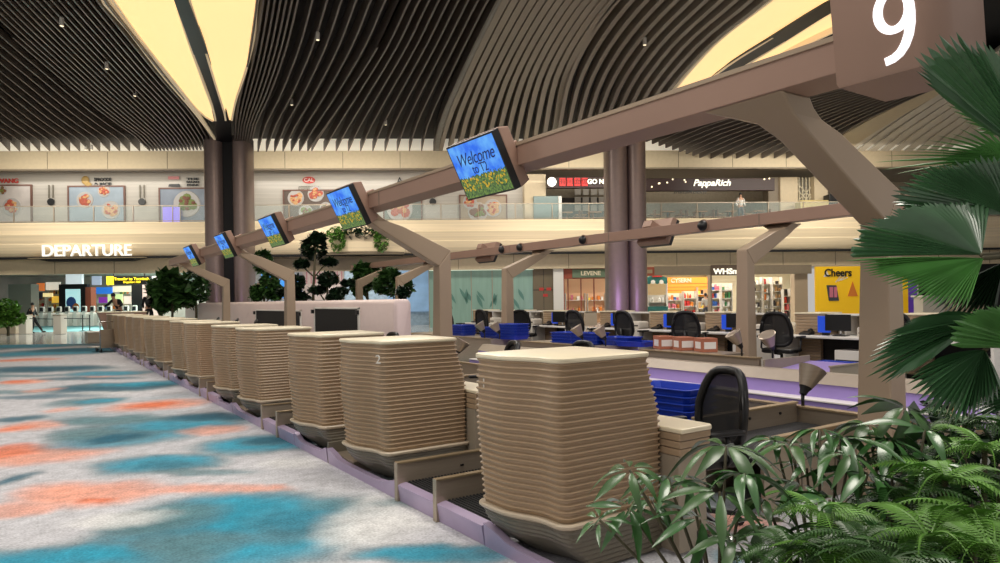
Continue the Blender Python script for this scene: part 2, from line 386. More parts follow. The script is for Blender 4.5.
# kerb pieces below the pods, sculpted down to let the bowl through
def kerb_piece(y0,y1,first):
    t=MB(); n=12
    rs=[]
    for i in range(n+1):
        y=y0+(y1-y0)*i/n; u=i/n; hh=.085+.065*max(1-sstep(0,.22,u),sstep(.78,1,u))
        rs.append([(2.35,y,0),(2.39,y,0),(2.39,y,hh),(2.335,y,hh)])
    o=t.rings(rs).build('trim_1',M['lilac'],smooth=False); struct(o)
for k in range(7):
    kerb_piece(4.89+PITCH*k,6.42+PITCH*k-.02,k==0)
    o=MB().box(2.35,3.3,6.40+PITCH*k,6.43+PITCH*k,0,.20).build('trim_2',M['bowl']); struct(o)
    kerb_piece(6.43+PITCH*k,7.40+PITCH*k,0)
    # low deck closing the gap between the two pods
    o=MB().box(2.40,3.4,5.9+PITCH*k,6.66+PITCH*k,.0,.10).build('trim_3',M['steel']); struct(o)
kerb_piece(2.2,3.65,True)
# ---------------------------------------------------------------- collector conveyors
def conv(nameless,x0,x1,y0,y1,label):
    t=thing('injection_conveyor',label,'conveyor',(x0,y0,0))
    L=x1-x0; Wd=y1-y0
    MB().box(0,L,0,.03,.0,.52).build('near_wall',M['panel'],t,bev=.003)
    MB().box(0,L,Wd-.03,Wd,.0,.60).build('far_wall',M['steel'],t,bev=.003)
    MB().box(0,L,-.01,.05,.52,.545).build('near_rail',M['brass'],t,bev=.004)
    MB().box(0,L,Wd-.05,Wd+.01,.60,.62).build('far_rail',M['brass'],t,bev=.004)
    MB().box(0,L,.03,Wd-.03,.36,.44).build('belt',M['belt'],t)
    for x in (.2,L*.5,L-.25): MB().lathe([(.012,-.006),(.012,.006)],8).xf(Matrix.Translation((x,Wd-.035,.54))@Matrix.Rotation(PI/2,4,'X')).build('bolt',M['black'],t)
    for q_ in (.33,.66): MB().box(L*q_,L*q_+.015,-.006,.0,.02,.5).build('joint',M['bowl'],t)
    return t
c0=conv('',4.22,5.56,2.95,3.58,'steel-walled belt running behind the office chair, nearest the plants')
c0['group']='belts feeding the collector'
for k in range(1,4): dup(c0,(4.22,2.95+PITCH*k,0),label=f'steel-walled feeder belt behind the front row, {["","second","third","fourth"][k]} from the plants')
q=thing('collector_conveyor','long collector conveyor with brass rails and lilac inner walls between the two rows','conveyor',(5.58,.2,0))
LY=12.6
def cb(n,m,x0,x1,z0,z1,b=0,y0=0,y1=LY): return MB().box(x0,x1,y0,y1,z0,z1).build(n,m,q,bev=b)
cb('near_wall',M['steel'],0,.04,0,.56,.003); cb('near_rail',M['brass'],-.02,.06,.56,.58,.003)
cb('belt',M['belt'],.04,1.25,.0,.10)
cb('centre_divider',M['steel'],1.25,1.30,0,.2,.003)
cb('belt',M['belt'],1.30,2.32,.0,.10)
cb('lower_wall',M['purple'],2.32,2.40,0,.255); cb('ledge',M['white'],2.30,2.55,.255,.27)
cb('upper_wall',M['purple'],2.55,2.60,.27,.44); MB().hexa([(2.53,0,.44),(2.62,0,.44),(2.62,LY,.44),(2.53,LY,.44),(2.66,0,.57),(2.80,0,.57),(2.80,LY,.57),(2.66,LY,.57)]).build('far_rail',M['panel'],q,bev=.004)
cb('outer_wall',M['panel'],2.74,2.80,0,.44)
# row 2 side: low panels and feeder belts
def feeder(y0,y1,label,first=[None]):
    if first[0] is None:
        t=thing('feeder_conveyor',label,'conveyor',(8.45,y0,0)); Wd=1.0
        MB().box(0,1.1,0,.03,0,.62).build('near_wall',M['panel'],t,bev=.003)
        MB().box(-.01,1.1,-.01,.04,.62,.64).build('near_rail',M['steel'],t,bev=.003)
        MB().box(0,1.1,.97,1.0,0,.66).build('far_wall',M['panel'],t,bev=.003)
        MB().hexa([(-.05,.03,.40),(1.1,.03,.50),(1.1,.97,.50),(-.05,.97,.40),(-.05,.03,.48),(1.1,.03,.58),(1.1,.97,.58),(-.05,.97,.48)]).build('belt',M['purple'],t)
        first[0]=t
    else: t=dup(first[0],(8.45,y0,0),label=label)
    t['group']='feeder belts of the back row'; return t
for k,y in enumerate((4.9,8.4,11.8)):
    feeder(y,y+1,f'low lilac feeder belt on the back row side, {["nearest","second","farthest"][k]} of three')
mb=MB()
for k,(y0,y1) in enumerate(((6.0,8.3),(9.5,11.7),(12.9,20.))):
    t=thing('low_barrier',f'low taupe metal barrier before the back row desks, {["nearest","middle","farthest"][k]} stretch','barrier',(8.5,y0,0),group='barriers before the back row')
    MB().box(0,.05,0,y1-y0,0,.66).build('panel',M['steel'],t,bev=.003)
    MB().box(-.03,.08,0,y1-y0,.66,.68).build('rail',M['brass'],t,bev=.003)
# cone devices
def make_cone(label):
    t=thing('cone_scanner',label,'scanner')
    m=Matrix.Rotation(math.radians(-31),4,'Y')
    MB().lathe([(.014,-.12),(.016,.0)],10).build('stalk',M['black'],t,smooth=True)
    MB().lathe([(.03,0),(.038,.04),(.055,.07)],20).xf(m).build('base',M['black'],t,smooth='auto')
    MB().lathe([(.055,.07),(.115,.24),(.12,.25),(.108,.255),(.100,.245)],24).xf(m).build('cone',M['steel'],t,smooth='auto')
    MB().lathe([(.0,.246),(.098,.246),(.098,.243),(0,.243)],20).xf(m).build('face',M['steel'],t)
    return t
cn=make_cone('silver cone scanner at the end of the near belt, closest to the plants')
def putcone(p,rz,lab,first=[True]):
    if first[0]: first[0]=False; cn.location=p; cn.rotation_euler=(0,0,rz); o=cn
    else: o=dup(cn,p,rz)
    o['label']=lab; o['group']='cone scanners on the conveyors'
CZ=.68
for (px,py),X,rz,lab in [((803,396),5.6,3.0,'silver cone scanner at the end of the near belt, closest to the plants'),
  ((773,362),8.53,.0,'cone scanner right of the thick back post, facing left and up'),
  ((742,358),8.53,-.6,'cone scanner just left of the thick back post base'),
  ((606,352),8.53,-.6,'cone scanner before the blue trays, right one of a pair'),
  ((583,350),8.53,-.6,'cone scanner before the blue trays, left one of a pair'),
  ((456,358),5.6,PI*.85,'silver cone scanner seen just right of the second counter'),
  ((485,340),8.53,-.6,'small cone scanner by the far blue trays, left one of a pair'),
  ((500,341),8.53,-.6,'small cone scanner by the far blue trays, right one of a pair'),
  ((366,332),8.53,-.6,'tiny cone scanner in front of the booth, left one of a pair'),
  ((374,332),8.53,-.6,'tiny cone scanner in front of the booth, right one of a pair'),
  ]:
    p=at(px,py,X=X); putcone((p.x,p.y,CZ if X<6 else CZ+.12),rz,lab)

# ---------------------------------------------------------------- blue trays
def make_tray(label):
    t=thing('blue_tray',label,'tray')
    def rr(w,l,z): return [(x,y,z) for x,y in [(-w,-l+.04),(-w+.04,-l),(w-.04,-l),(w,-l+.04),(w,l-.04),(w-.04,l),(-w+.04,l),(-w,l-.04)]]
    MB().rings([rr(.20,.30,0),rr(.225,.335,.085),rr(.24,.35,.085),rr(.24,.35,.095),rr(.215,.325,.095),rr(.195,.29,.012)]).build('shell',M['blue'],t,bev=.003)
    return t
tr=make_tray('blue plastic tray')
tr_used=[False]
def stack(p,n,rz,where,group='blue plastic trays'):
    for k in range(n):
        loc=(p[0],p[1],p[2]+k*.062)
        lab=f'blue tray {["at the bottom","second from the bottom","third from the bottom","fourth from the bottom","fifth from the bottom","sixth from the bottom"][k] if k<n-1 else "on top"} of the stack {where}' if n>1 else f'single blue tray {where}'
        if not tr_used[0]: tr_used[0]=True; tr.location=loc; tr.rotation_euler=(0,0,rz); tr['label']=lab; tr['group']=group
        else: dup(tr,loc,rz,lab,group)
p=at(676,424,X=4.75); stack((4.85,4.35,.40),5,.1,'behind the nearest office chair')
for (px,py),n,X,w in [((513,339),5,8.95,'before the far desks'),((496,339),4,8.95,'beside the farthest desks'),((570,346),4,8.95,'left of the paired cone scanners'),((590,347),4,9.0,'behind the paired cone scanners'),((622,345),2,9.2,'just right of the paired cone scanners'),((636,346),1,9.2,'left of the cardboard boxes'),((462,336),4,9.,'left of the small far cone scanners')]:
    p=at(px,py,X=X); stack((p.x,p.y,p.z),n,.15,w)
p=at(838,366,X=10.); stack((p.x,p.y,p.z-.1),2,0,'right of the nearest back post')
for k in range(2):
    t=MB().box(-1.1,1.1,-.4,.4,-.03,0)
# supports under the tray stacks
tab=thing('tray_rack','low steel rack carrying the nearest blue trays','rack',(4.85,4.35,0))
MB().box(-.3,.3,-.4,.4,.37,.40).build('shelf',M['steel'],tab,bev=.003)
for x in (-.27,.27):
    for y in (-.37,.37): MB().box(x-.015,x+.015,y-.015,y+.015,0,.37).build('leg',M['black'],tab)
for y0_,L_,w_ in ((9.45,2.3,'nearer'),(12.85,4.5,'farther')):
    tab=thing('tray_bench',f'low steel bench carrying blue trays before the back row, {w_} of two','bench',(9.0,y0_,0),group='tray benches')
    MB().box(-.35,.42,0,L_,.64,.66).build('top',M['steel'],tab,bev=.003)
    for y in (.1,L_-.15): MB().box(-.3,.36,y,y+.03,0,.64).build('leg',M['panel'],tab)
# cardboard boxes
card=mat('cardboard',(168,104,78),.8,var=.06)
for k,(px,lab) in enumerate([(664,'left'),(684,'middle'),(706,'right')]):
    p=at(px,353,X=9.05)
    t=thing('cardboard_box',f'brown cardboard box with white label before the desks, {lab} of three','box',(p.x,p.y,.66),-.45,group='cardboard boxes')
    MB().box(-.13,.13,-.16,.16,0,.22).build('carton',card,t,bev=.004)
    MB().box(-.133,-.13,-.1,.1,.05,.16).box(-.1,.1,-.163,-.16,.05,.16).build('label_sticker',M['white'],t)
tab=thing('low_cabinet','low taupe cabinet with three cardboard boxes on it','cabinet',(9.05,6.85,0)); MB().box(-.26,.26,0,1.45,0,.655).build('body',M['panel'],tab,bev=.006); MB().box(-.28,.28,-.01,1.46,.64,.658).build('top',M['steel'],tab)

# ---------------------------------------------------------------- office chairs
def make_chair(label,back_white=False):
    t=thing('office_chair',label,'chair')
    # faces +x ; seat 0.46, top 1.03
    def bk(inset,z0,z1):
        pts=[]; n=20
        for i in range(n):
            a=2*PI*i/n; y=math.copysign(abs(math.cos(a))**.55,math.cos(a)); z=math.copysign(abs(math.sin(a))**.6,math.sin(a))
            zz=(z0+z1)/2+z*((z1-z0)/2-inset); wy=(.235-.05*sstep(z1-.3,z1,zz)-inset)*y
            pts.append((-.24-.10*(zz-.55)-.06*(1-(wy/.25)**2)+.05,wy,zz))
        return pts
    P=bk(0,.55,1.04)
    MB().tube(P+[P[0],P[1]],.030,8).build('back_frame',M['black'],t,smooth=True)
    Q=bk(.012,.55,1.04); o=MB(); ctr=(-.29,0,.8); o.add(Q+[ctr],[(i,(i+1)%len(Q),len(Q)) for i in range(len(Q))]); o.build('back_mesh',M['mesh'],t,smooth=True,double=True)
    mb=MB(); mb.rings([[(x*sc_,y*sc_,z) for x,y in [(-.24,-.2),(-.2,-.24),(.18,-.25),(.25,-.2),(.25,.2),(.18,.25),(-.2,.24),(-.24,.2)]] for z,sc_ in ((.43,.9),(.445,1),(.485,1),(.505,.9))])
    mb.build('seat',M['black'],t,smooth='auto')
    MB().tube([(-.05,0,.42),(-.26,0,.44),(-.31,0,.56),(-.30,0,.72)],.025).build('spine',M['black'],t,smooth=True)
    for sy in (-1,1):
        MB().tube([(-.05,sy*.24,.44),(-.05,sy*.3,.5),(-.02,sy*.3,.66)],.016).build('arm_post',M['black'],t,smooth=True)
        MB().box(-.15,.13,sy*.3-.035,sy*.3+.035,.66,.69).build('armrest',M['black'],t,bev=.01)
    MB().lathe([(.03,.1),(.03,.28),(.022,.28),(.022,.43)],12).build('gas_column',M['black'],t,smooth='auto')
    for k in range(5):
        a=2*PI*k/5+.3
        g=MB().bar([(0,0,.12),(.3*math.cos(a),.3*math.sin(a),.075)],[.05,.03],[.035,.025],(0,0,1)).build('base_leg',M['chrome'] if False else M['black'],t,bev=.004)
        MB().lathe([(.012,-.022),(.028,-.022),(.028,.022),(.012,.022)],12).xf(Matrix.Translation((.3*math.cos(a),.3*math.sin(a),.03))@Matrix.Rotation(a,4,'Z')@Matrix.Rotation(PI/2,4,'X')).build('caster',M['black'],g)
    return t
ch=make_chair('black mesh office chair beside the nearest desk, back to the conveyor')
ch.location=(3.70,3.12,.0); ch.rotation_euler=(0,0,PI-.22); ch.scale=(1,1,1.0); ch['group']='office chairs'
dup(ch,(3.86,5.9,.06),PI*.9,'black office chair whose top edge shows behind the second counter')
dup(ch,(3.95,8.9,.05),PI,'office chair top showing beyond the fourth counter')
for k,(px,Y) in enumerate(((208,13.9),(226,17.0),(244,12.9))):
    p=at(px,318,X=4.3); dup(ch,(p.x,p.y,0.08),PI*.9,f'rounded black chair back before the pink booth wall, {["leftmost","middle","rightmost"][k]} of three')
p=at(565,352,X=5.0); dup(ch,(p.x,p.y,0),PI,'black chair back just showing above the nearest counter top')

q=thing('floor_rail','short chrome floor rail with a black end knob, below the umbrella leaves','rail',(0,0,0))
pa=at(700,531,D=3.7); pb_=at(754,547,D=3.45)
MB().tube([(pa.x,pa.y,pa.z),(pb_.x,pb_.y,pb_.z)],.018).build('tube',M['chrome'],q,smooth=True)
MB().ell(pb_.x+.01,pb_.y,pb_.z-.04,.035,.035,.04).build('knob',M['black'],q,smooth=True)
MB().tube([(pa.x,pa.y,pa.z),(pa.x,pa.y,0)],.015).build('foot',M['black'],q)
# ================================================================ overhead beams, posts, screens, the sign
def ring_sweep(stations,mir=None):
    rs=[]
    for (xl,zl),(xu,zu),y0,y1 in stations:
        if mir: xl,xu=-xl,-xu
        rs.append([(xl,y0,zl),(xl,y1,zl),(xu,y1,zu),(xu,y0,zu)])
    return rs
def make_post(label,mir=False):
    # origin: on the floor under the elbow's aisle side
    t=thing('beam_post',label,'post')
    arm=[((-1.30,2.785),(-1.00,2.785),-.04,.55),((-1.22,2.74),(-.92,2.73),-.02,.42),((-1.12,2.68),(-.80,2.68),0,.28),((-.94,2.57),(-.58,2.62),0,.22),((0,2.06),(.20,2.30),0,.20)]
    MB().rings(ring_sweep(arm,mir)).build('arm',M['post'],t,bev=.012)
    MB().rings(ring_sweep([((0,2.06),(.20,2.30),0,.20),((.0,1.9),(.20,2.1),0,.20),((-.02,0),(.22,0),-.02,.25)],mir)).build('upright',M['post'],t,bev=.012)
    MB().box(-.08 if not mir else -.31,.31 if not mir else .08,-.06,.33,0,.02).build('foot_plate',M['steel'],t,bev=.004)
    return t
pt=make_post('taupe post with bent arm behind the palm leaves, nearest and largest')
pt.location=(5.05,2.5,0); pt['group']='posts of the front beam'
pt_l=['','taupe post with bent arm just right of the second monitor','taupe post with bent arm left of the booth windows','farthest taupe post with bent arm, by the dark double column']
for k,y in enumerate((9.0,16.4,22.9)): dup(pt,(5.05,y,0),label=pt_l[k+1])
b1=thing('overhead_beam','long rose-brown beam carrying the blue monitors over the front row','beam',(3.73,0,0))
y1=at(169,262,X=3.73).y
MB().rings([[(0,y,2.785),(.30,y,2.785),(.34,y,2.84),(.30,y,2.99),(0,y,2.99)] for y in (1.9,y1)]).build('fascia',M['beam'],b1,bev=.006)
MB().box(-.012,.02,1.9,y1,2.965,2.995).build('top_trim',M['post'],b1)
for y in (8.2,12.0,15.8): MB().box(-.004,.0,y,y+.012,2.79,2.985).build('joint',M['bowl'],b1)
b1['category']='beam'
# monitors
def img_mat():
    m=bpy.data.materials.new('screen_picture'); m.use_nodes=True; nt=m.node_tree; b=nt.nodes['Principled BSDF']
    tc=nt.nodes.new('ShaderNodeTexCoord'); sp=nt.nodes.new('ShaderNodeSeparateXYZ'); nt.links.new(tc.outputs['Object'],sp.inputs[0])
    nz=nt.nodes.new('ShaderNodeTexNoise'); nz.inputs['Scale'].default_value=7; nz.inputs['Detail'].default_value=4; nt.links.new(tc.outputs['Object'],nz.inputs['Vector'])
    sky=nt.nodes.new('ShaderNodeValToRGB'); e=sky.color_ramp.elements; e[0].position=.35; e[0].color=(*srgb(14,104,236),1); e[1].position=.75; e[1].color=(*srgb(110,190,250),1); nt.links.new(nz.outputs['Fac'],sky.inputs[0])
    n2=nt.nodes.new('ShaderNodeTexNoise'); n2.inputs['Scale'].default_value=40; nt.links.new(tc.outputs['Object'],n2.inputs['Vector'])
    gr=nt.nodes.new('ShaderNodeValToRGB'); e=gr.color_ramp.elements; e[0].position=.35; e[0].color=(*srgb(30,66,40),1); e[1].position=.65; e[1].color=(*srgb(110,140,60),1); nt.links.new(n2.outputs['Fac'],gr.inputs[0])
    ad=nt.nodes.new('ShaderNodeMath'); ad.operation='MULTIPLY_ADD'; nt.links.new(n2.outputs['Fac'],ad.inputs[0]); ad.inputs[1].default_value=.12; nt.links.new(sp.outputs['Z'],ad.inputs[2])
    st=nt.nodes.new('ShaderNodeMath'); st.operation='GREATER_THAN'; nt.links.new(ad.outputs[0],st.inputs[0]); st.inputs[1].default_value=-.0
    mx=nt.nodes.new('ShaderNodeMix'); mx.data_type='RGBA'; nt.links.new(st.outputs[0],mx.inputs['Factor']); nt.links.new(gr.outputs[0],mx.inputs[6]); nt.links.new(sky.outputs[0],mx.inputs[7])
    nt.links.new(mx.outputs[2],b.inputs['Emission Color']); b.inputs['Emission Strength'].default_value=1.0; b.inputs['Base Color'].default_value=(.01,.01,.01,1); b.inputs['Roughness'].default_value=.25
    return m
MATS['img']=img_mat()
ink=mat('navy_ink',(20,30,90),.5,emit=.2,ecol=(30,40,110)); yel=mat('sunflower',(206,172,52),.5,emit=.4)
def make_monitor(label):
    t=thing('overhead_monitor',label,'monitor')
    hw,hh=.415,.285
    MB().box(0,.075,-hw,hw,-hh,hh).build('bezel',M['black'],t,bev=.004)
    MB().rings([[(.075,-hw+.0,-hh-.005),(.075,hw,-hh-.005),(.075,hw,hh+.01),(.075,-hw,hh+.01)],[(.20,-hw+.01,-hh+.02),(.20,hw-.01,-hh+.02),(.20,hw-.01,hh-.02),(.20,-hw+.01,hh-.02)]]).build('housing',M['beam'],t,bev=.01)
    MB().box(-.002,.0,-hw+.018,hw-.018,-hh+.018,hh-.018).xf(Matrix.Translation((0,0,0))).build('screen',MATS['img'],t)
    text_mesh('Welcome',.175,.0005,'welcome_lettering',ink,t,(-.004,.0,.11),(PI/2,.0,-PI/2),shear=.35,space=.92)
    text_mesh('to T2',.13,.0005,'terminal_lettering',ink,t,(-.004,-.02,-.0),(PI/2,.0,-PI/2),space=.9)
    random.seed(4); mb=MB()
    for i in range(95):
        y=random.uniform(-hw+.04,hw-.04); z=random.uniform(-.2,-.07)*1.0; rr=random.uniform(.007,.015)
        mb.add([(-.004,y+rr*math.cos(a*PI/3),z+rr*math.sin(a*PI/3)) for a in range(6)],[tuple(range(6))])
    mb.build('sunflowers',yel,t)['kind']='stuff'
    MB().box(.18,.45,-.12,.12,-.06,.10).build('bracket',M['beam'],t,bev=.01)
    return t
tilt=math.atan2(.25,.50)
mon=make_monitor('nearest overhead monitor with blue welcome picture and sunflowers')
ml=['','second overhead monitor from the number sign, above the planter','middle overhead monitor of the five','second farthest overhead monitor, before the double column','farthest small overhead monitor, left of the double column']
def placem(o,x,y,z,rz,sg=1): o.location=(x,y,z); o.rotation_euler=(0,-tilt,rz) ; return o
MC=[(479.5,168),(346,208),(271.5,231),(224,246.5),(191,256)]
placem(mon,3.57,at(479.5,168,X=3.57).y,2.81,0); mon['group']='overhead monitors of the front beam'
for k in range(1,5):
    yy=at(*MC[k],X=3.57).y
    o=dup(mon,(0,0,0),label=ml[k]); placem(o,3.57,yy,2.81,0)
# second beam, over the back row
X2=10.55
b2=thing('overhead_beam','thinner rose-brown beam over the back row of desks, crossing the thick column','beam',(X2,0,0))
MB().rings([[(0,y,2.785),(.26,y,2.785),(.26,y,2.99),(0,y,2.99)] for y in (3.2,26)]).build('fascia',M['beam'],b2,bev=.006)
for y in (7.4,11.2,15): MB().box(-.004,.0,y,y+.012,2.79,2.985).build('joint',M['bowl'],b2)
p2=make_post('taupe post of the back beam standing beside the chemist-style shop front',True)
p2['group']='posts of the back beam'
for k,(px,lab) in enumerate(((755,'taupe post of the back beam, largest, in front of the bright shop shelves'),(513,'taupe post of the back beam before the green glass wall'),(404,'slim post of the back beam by the booth end'),(363,'slim post of the back beam behind the booth wall'))):
    y=at(px,270,X=9.75).y
    if k==0: p2.location=(9.75,y,0); p2['label']=lab
    else: dup(p2,(9.75,y,0),label=lab)
o=dup(p2,(5.0+3.0,30.,0),label='distant post of the back beam standing before the double column')
for k,(px,lab) in enumerate(((646,'back of an overhead monitor on the far beam, before the thick column'),(478,'back of a small overhead monitor on the far beam, left of the green glass wall'))):
    y=at(px,240,X=X2).y; o=dup(mon,(0,0,0),label=lab,group='overhead monitors of the back beam'); o.location=(X2+.22+.22,y,2.86); o.rotation_euler=(0,-tilt,PI)
dm=None
for k,(px,py,lab) in enumerate(((704,227,'dark dome camera on the back beam, nearest of four'),(584,241,'dark dome camera on the back beam left of the column'),(521,248,'dark dome camera on the back beam above the tall post'),(503,250,'smallest dark dome camera on the back beam, farthest left'))):
    y=at(px,py,X=X2).y
    if dm is None:
        dm=thing('dome_camera',lab,'camera',group='dome cameras on the back beam')
        MB().lathe([(.02,.0),(.10,-.0),(.10,.05),(.08,.09),(.04,.12),(.005,.125)],16).xf(Matrix.Rotation(-PI/2,4,'Y')).build('dome',M['black'],dm,smooth='auto')
        MB().lathe([(.105,-.02),(.12,-.02),(.12,.02),(.105,.02)],16).xf(Matrix.Rotation(-PI/2,4,'Y')).build('collar',M['beam'],dm); o=dm
    else: o=dup(dm,(0,0,0),label=lab)
    o.location=(X2,y,2.89)
# number sign at the near end of the front beam
sg=thing('row_sign','large rose-brown boxed row sign with a glowing white 9','sign',(3.54,0,.0))
pf=arc(.12,1.62,.12,-PI/2,-PI,6)+[(0,2.03),(.50,2.03)]+arc(.47,1.53,.03,0,-PI/2,3)
def rz_(z,d): 
    n=len(pf); cx=.23; cy=1.78
    sh=.05*(3.05-z)/.4
    return [(cx+(x-cx)*d+sh,cy+(y-cy)*d,z) for x,y in pf]
MB().rings([rz_(2.655,.96),rz_(2.675,1.),rz_(3.42,1.),rz_(3.44,.96)]).build('sign_box',M['beam'],sg,smooth='auto')
q=at(886,28,X=3.515)
gw=mat('glow_white',(250,248,250),.5,emit=1.1)
H9=.365; uy=q.y-.02; z0=q.z-.165
cl=[(.205*math.cos(a_),.69+.255*math.sin(a_)) for a_ in [2*PI*k/28 for k in range(29)]]
def P9(u,v): return (-.007+.05*(3.05-(z0+v*H9))/.4,uy-u*H9,z0+v*H9)
nine=MB(); W9=.105*H9
def stroke(cl,wd):
    L_=[];R_=[]
    for i,(u,v) in enumerate(cl):
        a_=Vector(cl[max(i-1,0)]);b_=Vector(cl[min(i+1,len(cl)-1)])
        if cl[0]==cl[-1] or (Vector(cl[0])-Vector(cl[-1])).length<1e-4: a_=Vector(cl[i-1 if i>0 else -2]); b_=Vector(cl[(i+1) if i<len(cl)-1 else 1])
        t_=(b_-a_).normalized(); n_=Vector((-t_.y,t_.x))*wd[i]/H9/2
        L_.append((u+n_.x,v+n_.y)); R_.append((u-n_.x,v-n_.y))
    rs=[[P9(*L_[i]),P9(*R_[i]),(P9(*R_[i])[0]+.012,*P9(*R_[i])[1:]),(P9(*L_[i])[0]+.012,*P9(*L_[i])[1:])] for i in range(len(cl))]
    nine.rings(rs)
stroke(cl,[W9*(.95+.25*abs(math.cos(2*PI*k/28))) for k in range(29)])
tl=[(.205,.72),(.212,.6),(.205,.46),(.175,.32),(.12,.20),(.05,.115),(-.04,.065),(-.15,.045)]
stroke(tl,[W9*1.2,W9*1.2,W9*1.2,W9*1.18,W9*1.15,W9*1.1,W9*1.05,W9*1.0])
nine.build('number',gw,sg)
# ================================================================ drop-off booth between the rows
bx0=6.15
bt=thing('central_booth','long white-pink rounded booth wall with black shuttered openings between the rows','booth',(bx0,12.9,0))
Lb=at(185,303,X=bx0).y-12.9
def pr_(x0,x1,z1,rr): return [(x0,0)]+[(x0+rr-rr*math.cos(a),z1-rr+rr*math.sin(a)) for a in (0,.4,.8,1.2,PI/2)]+[(x1-rr+rr*math.sin(a),z1-rr+rr*math.cos(a)) for a in (0,.4,.8,1.2,PI/2)]+[(x1,0)]
pink=mat('pearl_white_panel',(226,206,200),.35,var=.02)
MB().rings([[(x,y,z) for x,z in pr_(0+ins,.42-ins,1.585-ins,.10)] for y,ins in ((0,.06),(.03,.015),(.08,0),(Lb-.08,0),(Lb-.03,.015),(Lb,.06))]).build('shell',pink,bt,smooth='auto')
wins=[((257,301),(311,340)),((316,359),(309,340))]
for (xa,xb),(ya,yb) in wins:
    y0=at(xb,ya,X=bx0).y-12.9; y1=at(xa,ya,X=bx0).y-12.9
    zt=at((xa+xb)/2,ya,X=bx0).z; print('win',y0,y1,zt)
    w=MB().box(-.02,-.004,y0,y1,.5,zt).build('shutter',M['dark'],bt)
    mb=MB().box(-.035,-.0,y0-.08,y0,.5,zt+.04).box(-.035,-.0,y1,y1+.08,.5,zt+.04).box(-.035,0,y0-.08,y1+.08,zt,zt+.04)
    mb.build('frame',M['white'],bt,bev=.004)
    for yy in (y0-.1,y1+.02): MB().box(-.09,-.03,yy,yy+.12,zt-.12,zt-.02).build('latch',M['black'],bt,bev=.01)
y=at(192,307,X=bx0).y-12.9
for dd in (0,-.9): MB().box(-.01,0,y+dd,y+dd+.35,1.45,1.48).build('slot',M['black'],bt)
# ================================================================ back row of staffed desks
def make_desk(label):
    # staff side faces -x; origin under the middle of the desk front edge on the raised floor
    t=thing('staffed_counter',label,'check-in counter')
    w=.70
    MB().box(0,.62,-w,w,.70,.735).build('desk_top',M['white'],t,bev=.006)
    for y in (-w,w-.04): MB().hexa([(.04,y,0),(.62,y,0),(.62,y+.04,0),(.04,y+.04,0),(.0,y,.70),(.62,y,.70),(.62,y+.04,.70),(.0,y+.04,.70)]).build('leg_panel',M['white'],t,bev=.004)
    MB().box(.5,.55,-w+.04,w-.04,.0,.7).build('knee_panel',M['black'],t)
    ped=MB().box(.06,.5,-w+.06,-w+.50,.0,.52).build('pedestal',M['white'],t,bev=.006)
    MB().box(.052,.062,-w+.08,-w+.48,.35,.37).build('drawer_gap',M['dark'],ped)
    # upper shelf box: the pod seen from inside
    MB().box(.62,1.0,-w-.02,w*.35,1.06,1.09).build('upper_shelf',M['white'],t,bev=.004)
    MB().box(.96,1.0,-w,w*.35,.735,1.06).build('back_panel',M['lip'],t)
    MB().box(.60,1.0,-w-.02,-w+.02,.735,1.09).build('shelf_side',M['lip'],t,bev=.004)
    MB().box(.60,.96,-.1,-.075,.735,1.06).build('shelf_divider',M['white'],t)
    mb=MB()
    for k in range(17): mb.box(.42,1.08-.006*(k%2),w*.36,w+.02-.008*(k%2),.18+.054*k,.231+.054*k)
    mb.build('ribbed_partition',M['rib'],t,bev=.008)
    MB().box(.40,1.10,w*.35,w+.03,1.09,1.115).build('partition_cap',M['cream'],t,bev=.006)
    return t
DZ=.13
o=MB().add([(9.6,3.5,DZ),(13.2,3.5,DZ),(13.2,22,DZ),(9.6,22,DZ),(9.6,3.5,0),(9.6,22,0),(13.2,3.5,0),(13.2,22,0)],[(0,1,2,3),(0,3,5,4),(0,4,6,1),(3,2,7,5)]).build('floor.003',mat('dark_platform',(88,80,74),.7)); struct(o)
dk=make_desk('x'); used=False
def comp(p,rz,k):
    t=thing('desk_monitor',f'black computer monitor on its arm at {k}','monitor',p,rz,group='desk monitors of the back row')
    MB().box(0,.03,-.20,.20,.09,.36).build('screen',M['black'],t,bev=.006)
    MB().tube([(.03,0,.3),(.14,0,.2),(.16,0,.0)],.02).build('arm',M['chrome'],t)
    MB().box(.04,.28,-.1,.1,0,.015).build('base',M['black'],t,bev=.003)
seats=[(6.77,'the desk nearest the yellow shop front'),(8.74,'the desk before the bright shop shelves'),(10.22,'the desk under the orange shop sign'),(11.82,'the desk left of the thick column'),(14.0,'the desk before the red-brown door panel'),(15.65,'the desk before the green glass wall'),(17.5,'the farthest desk, before the green glass wall'),(5.0,'the desk behind the nearest post')]
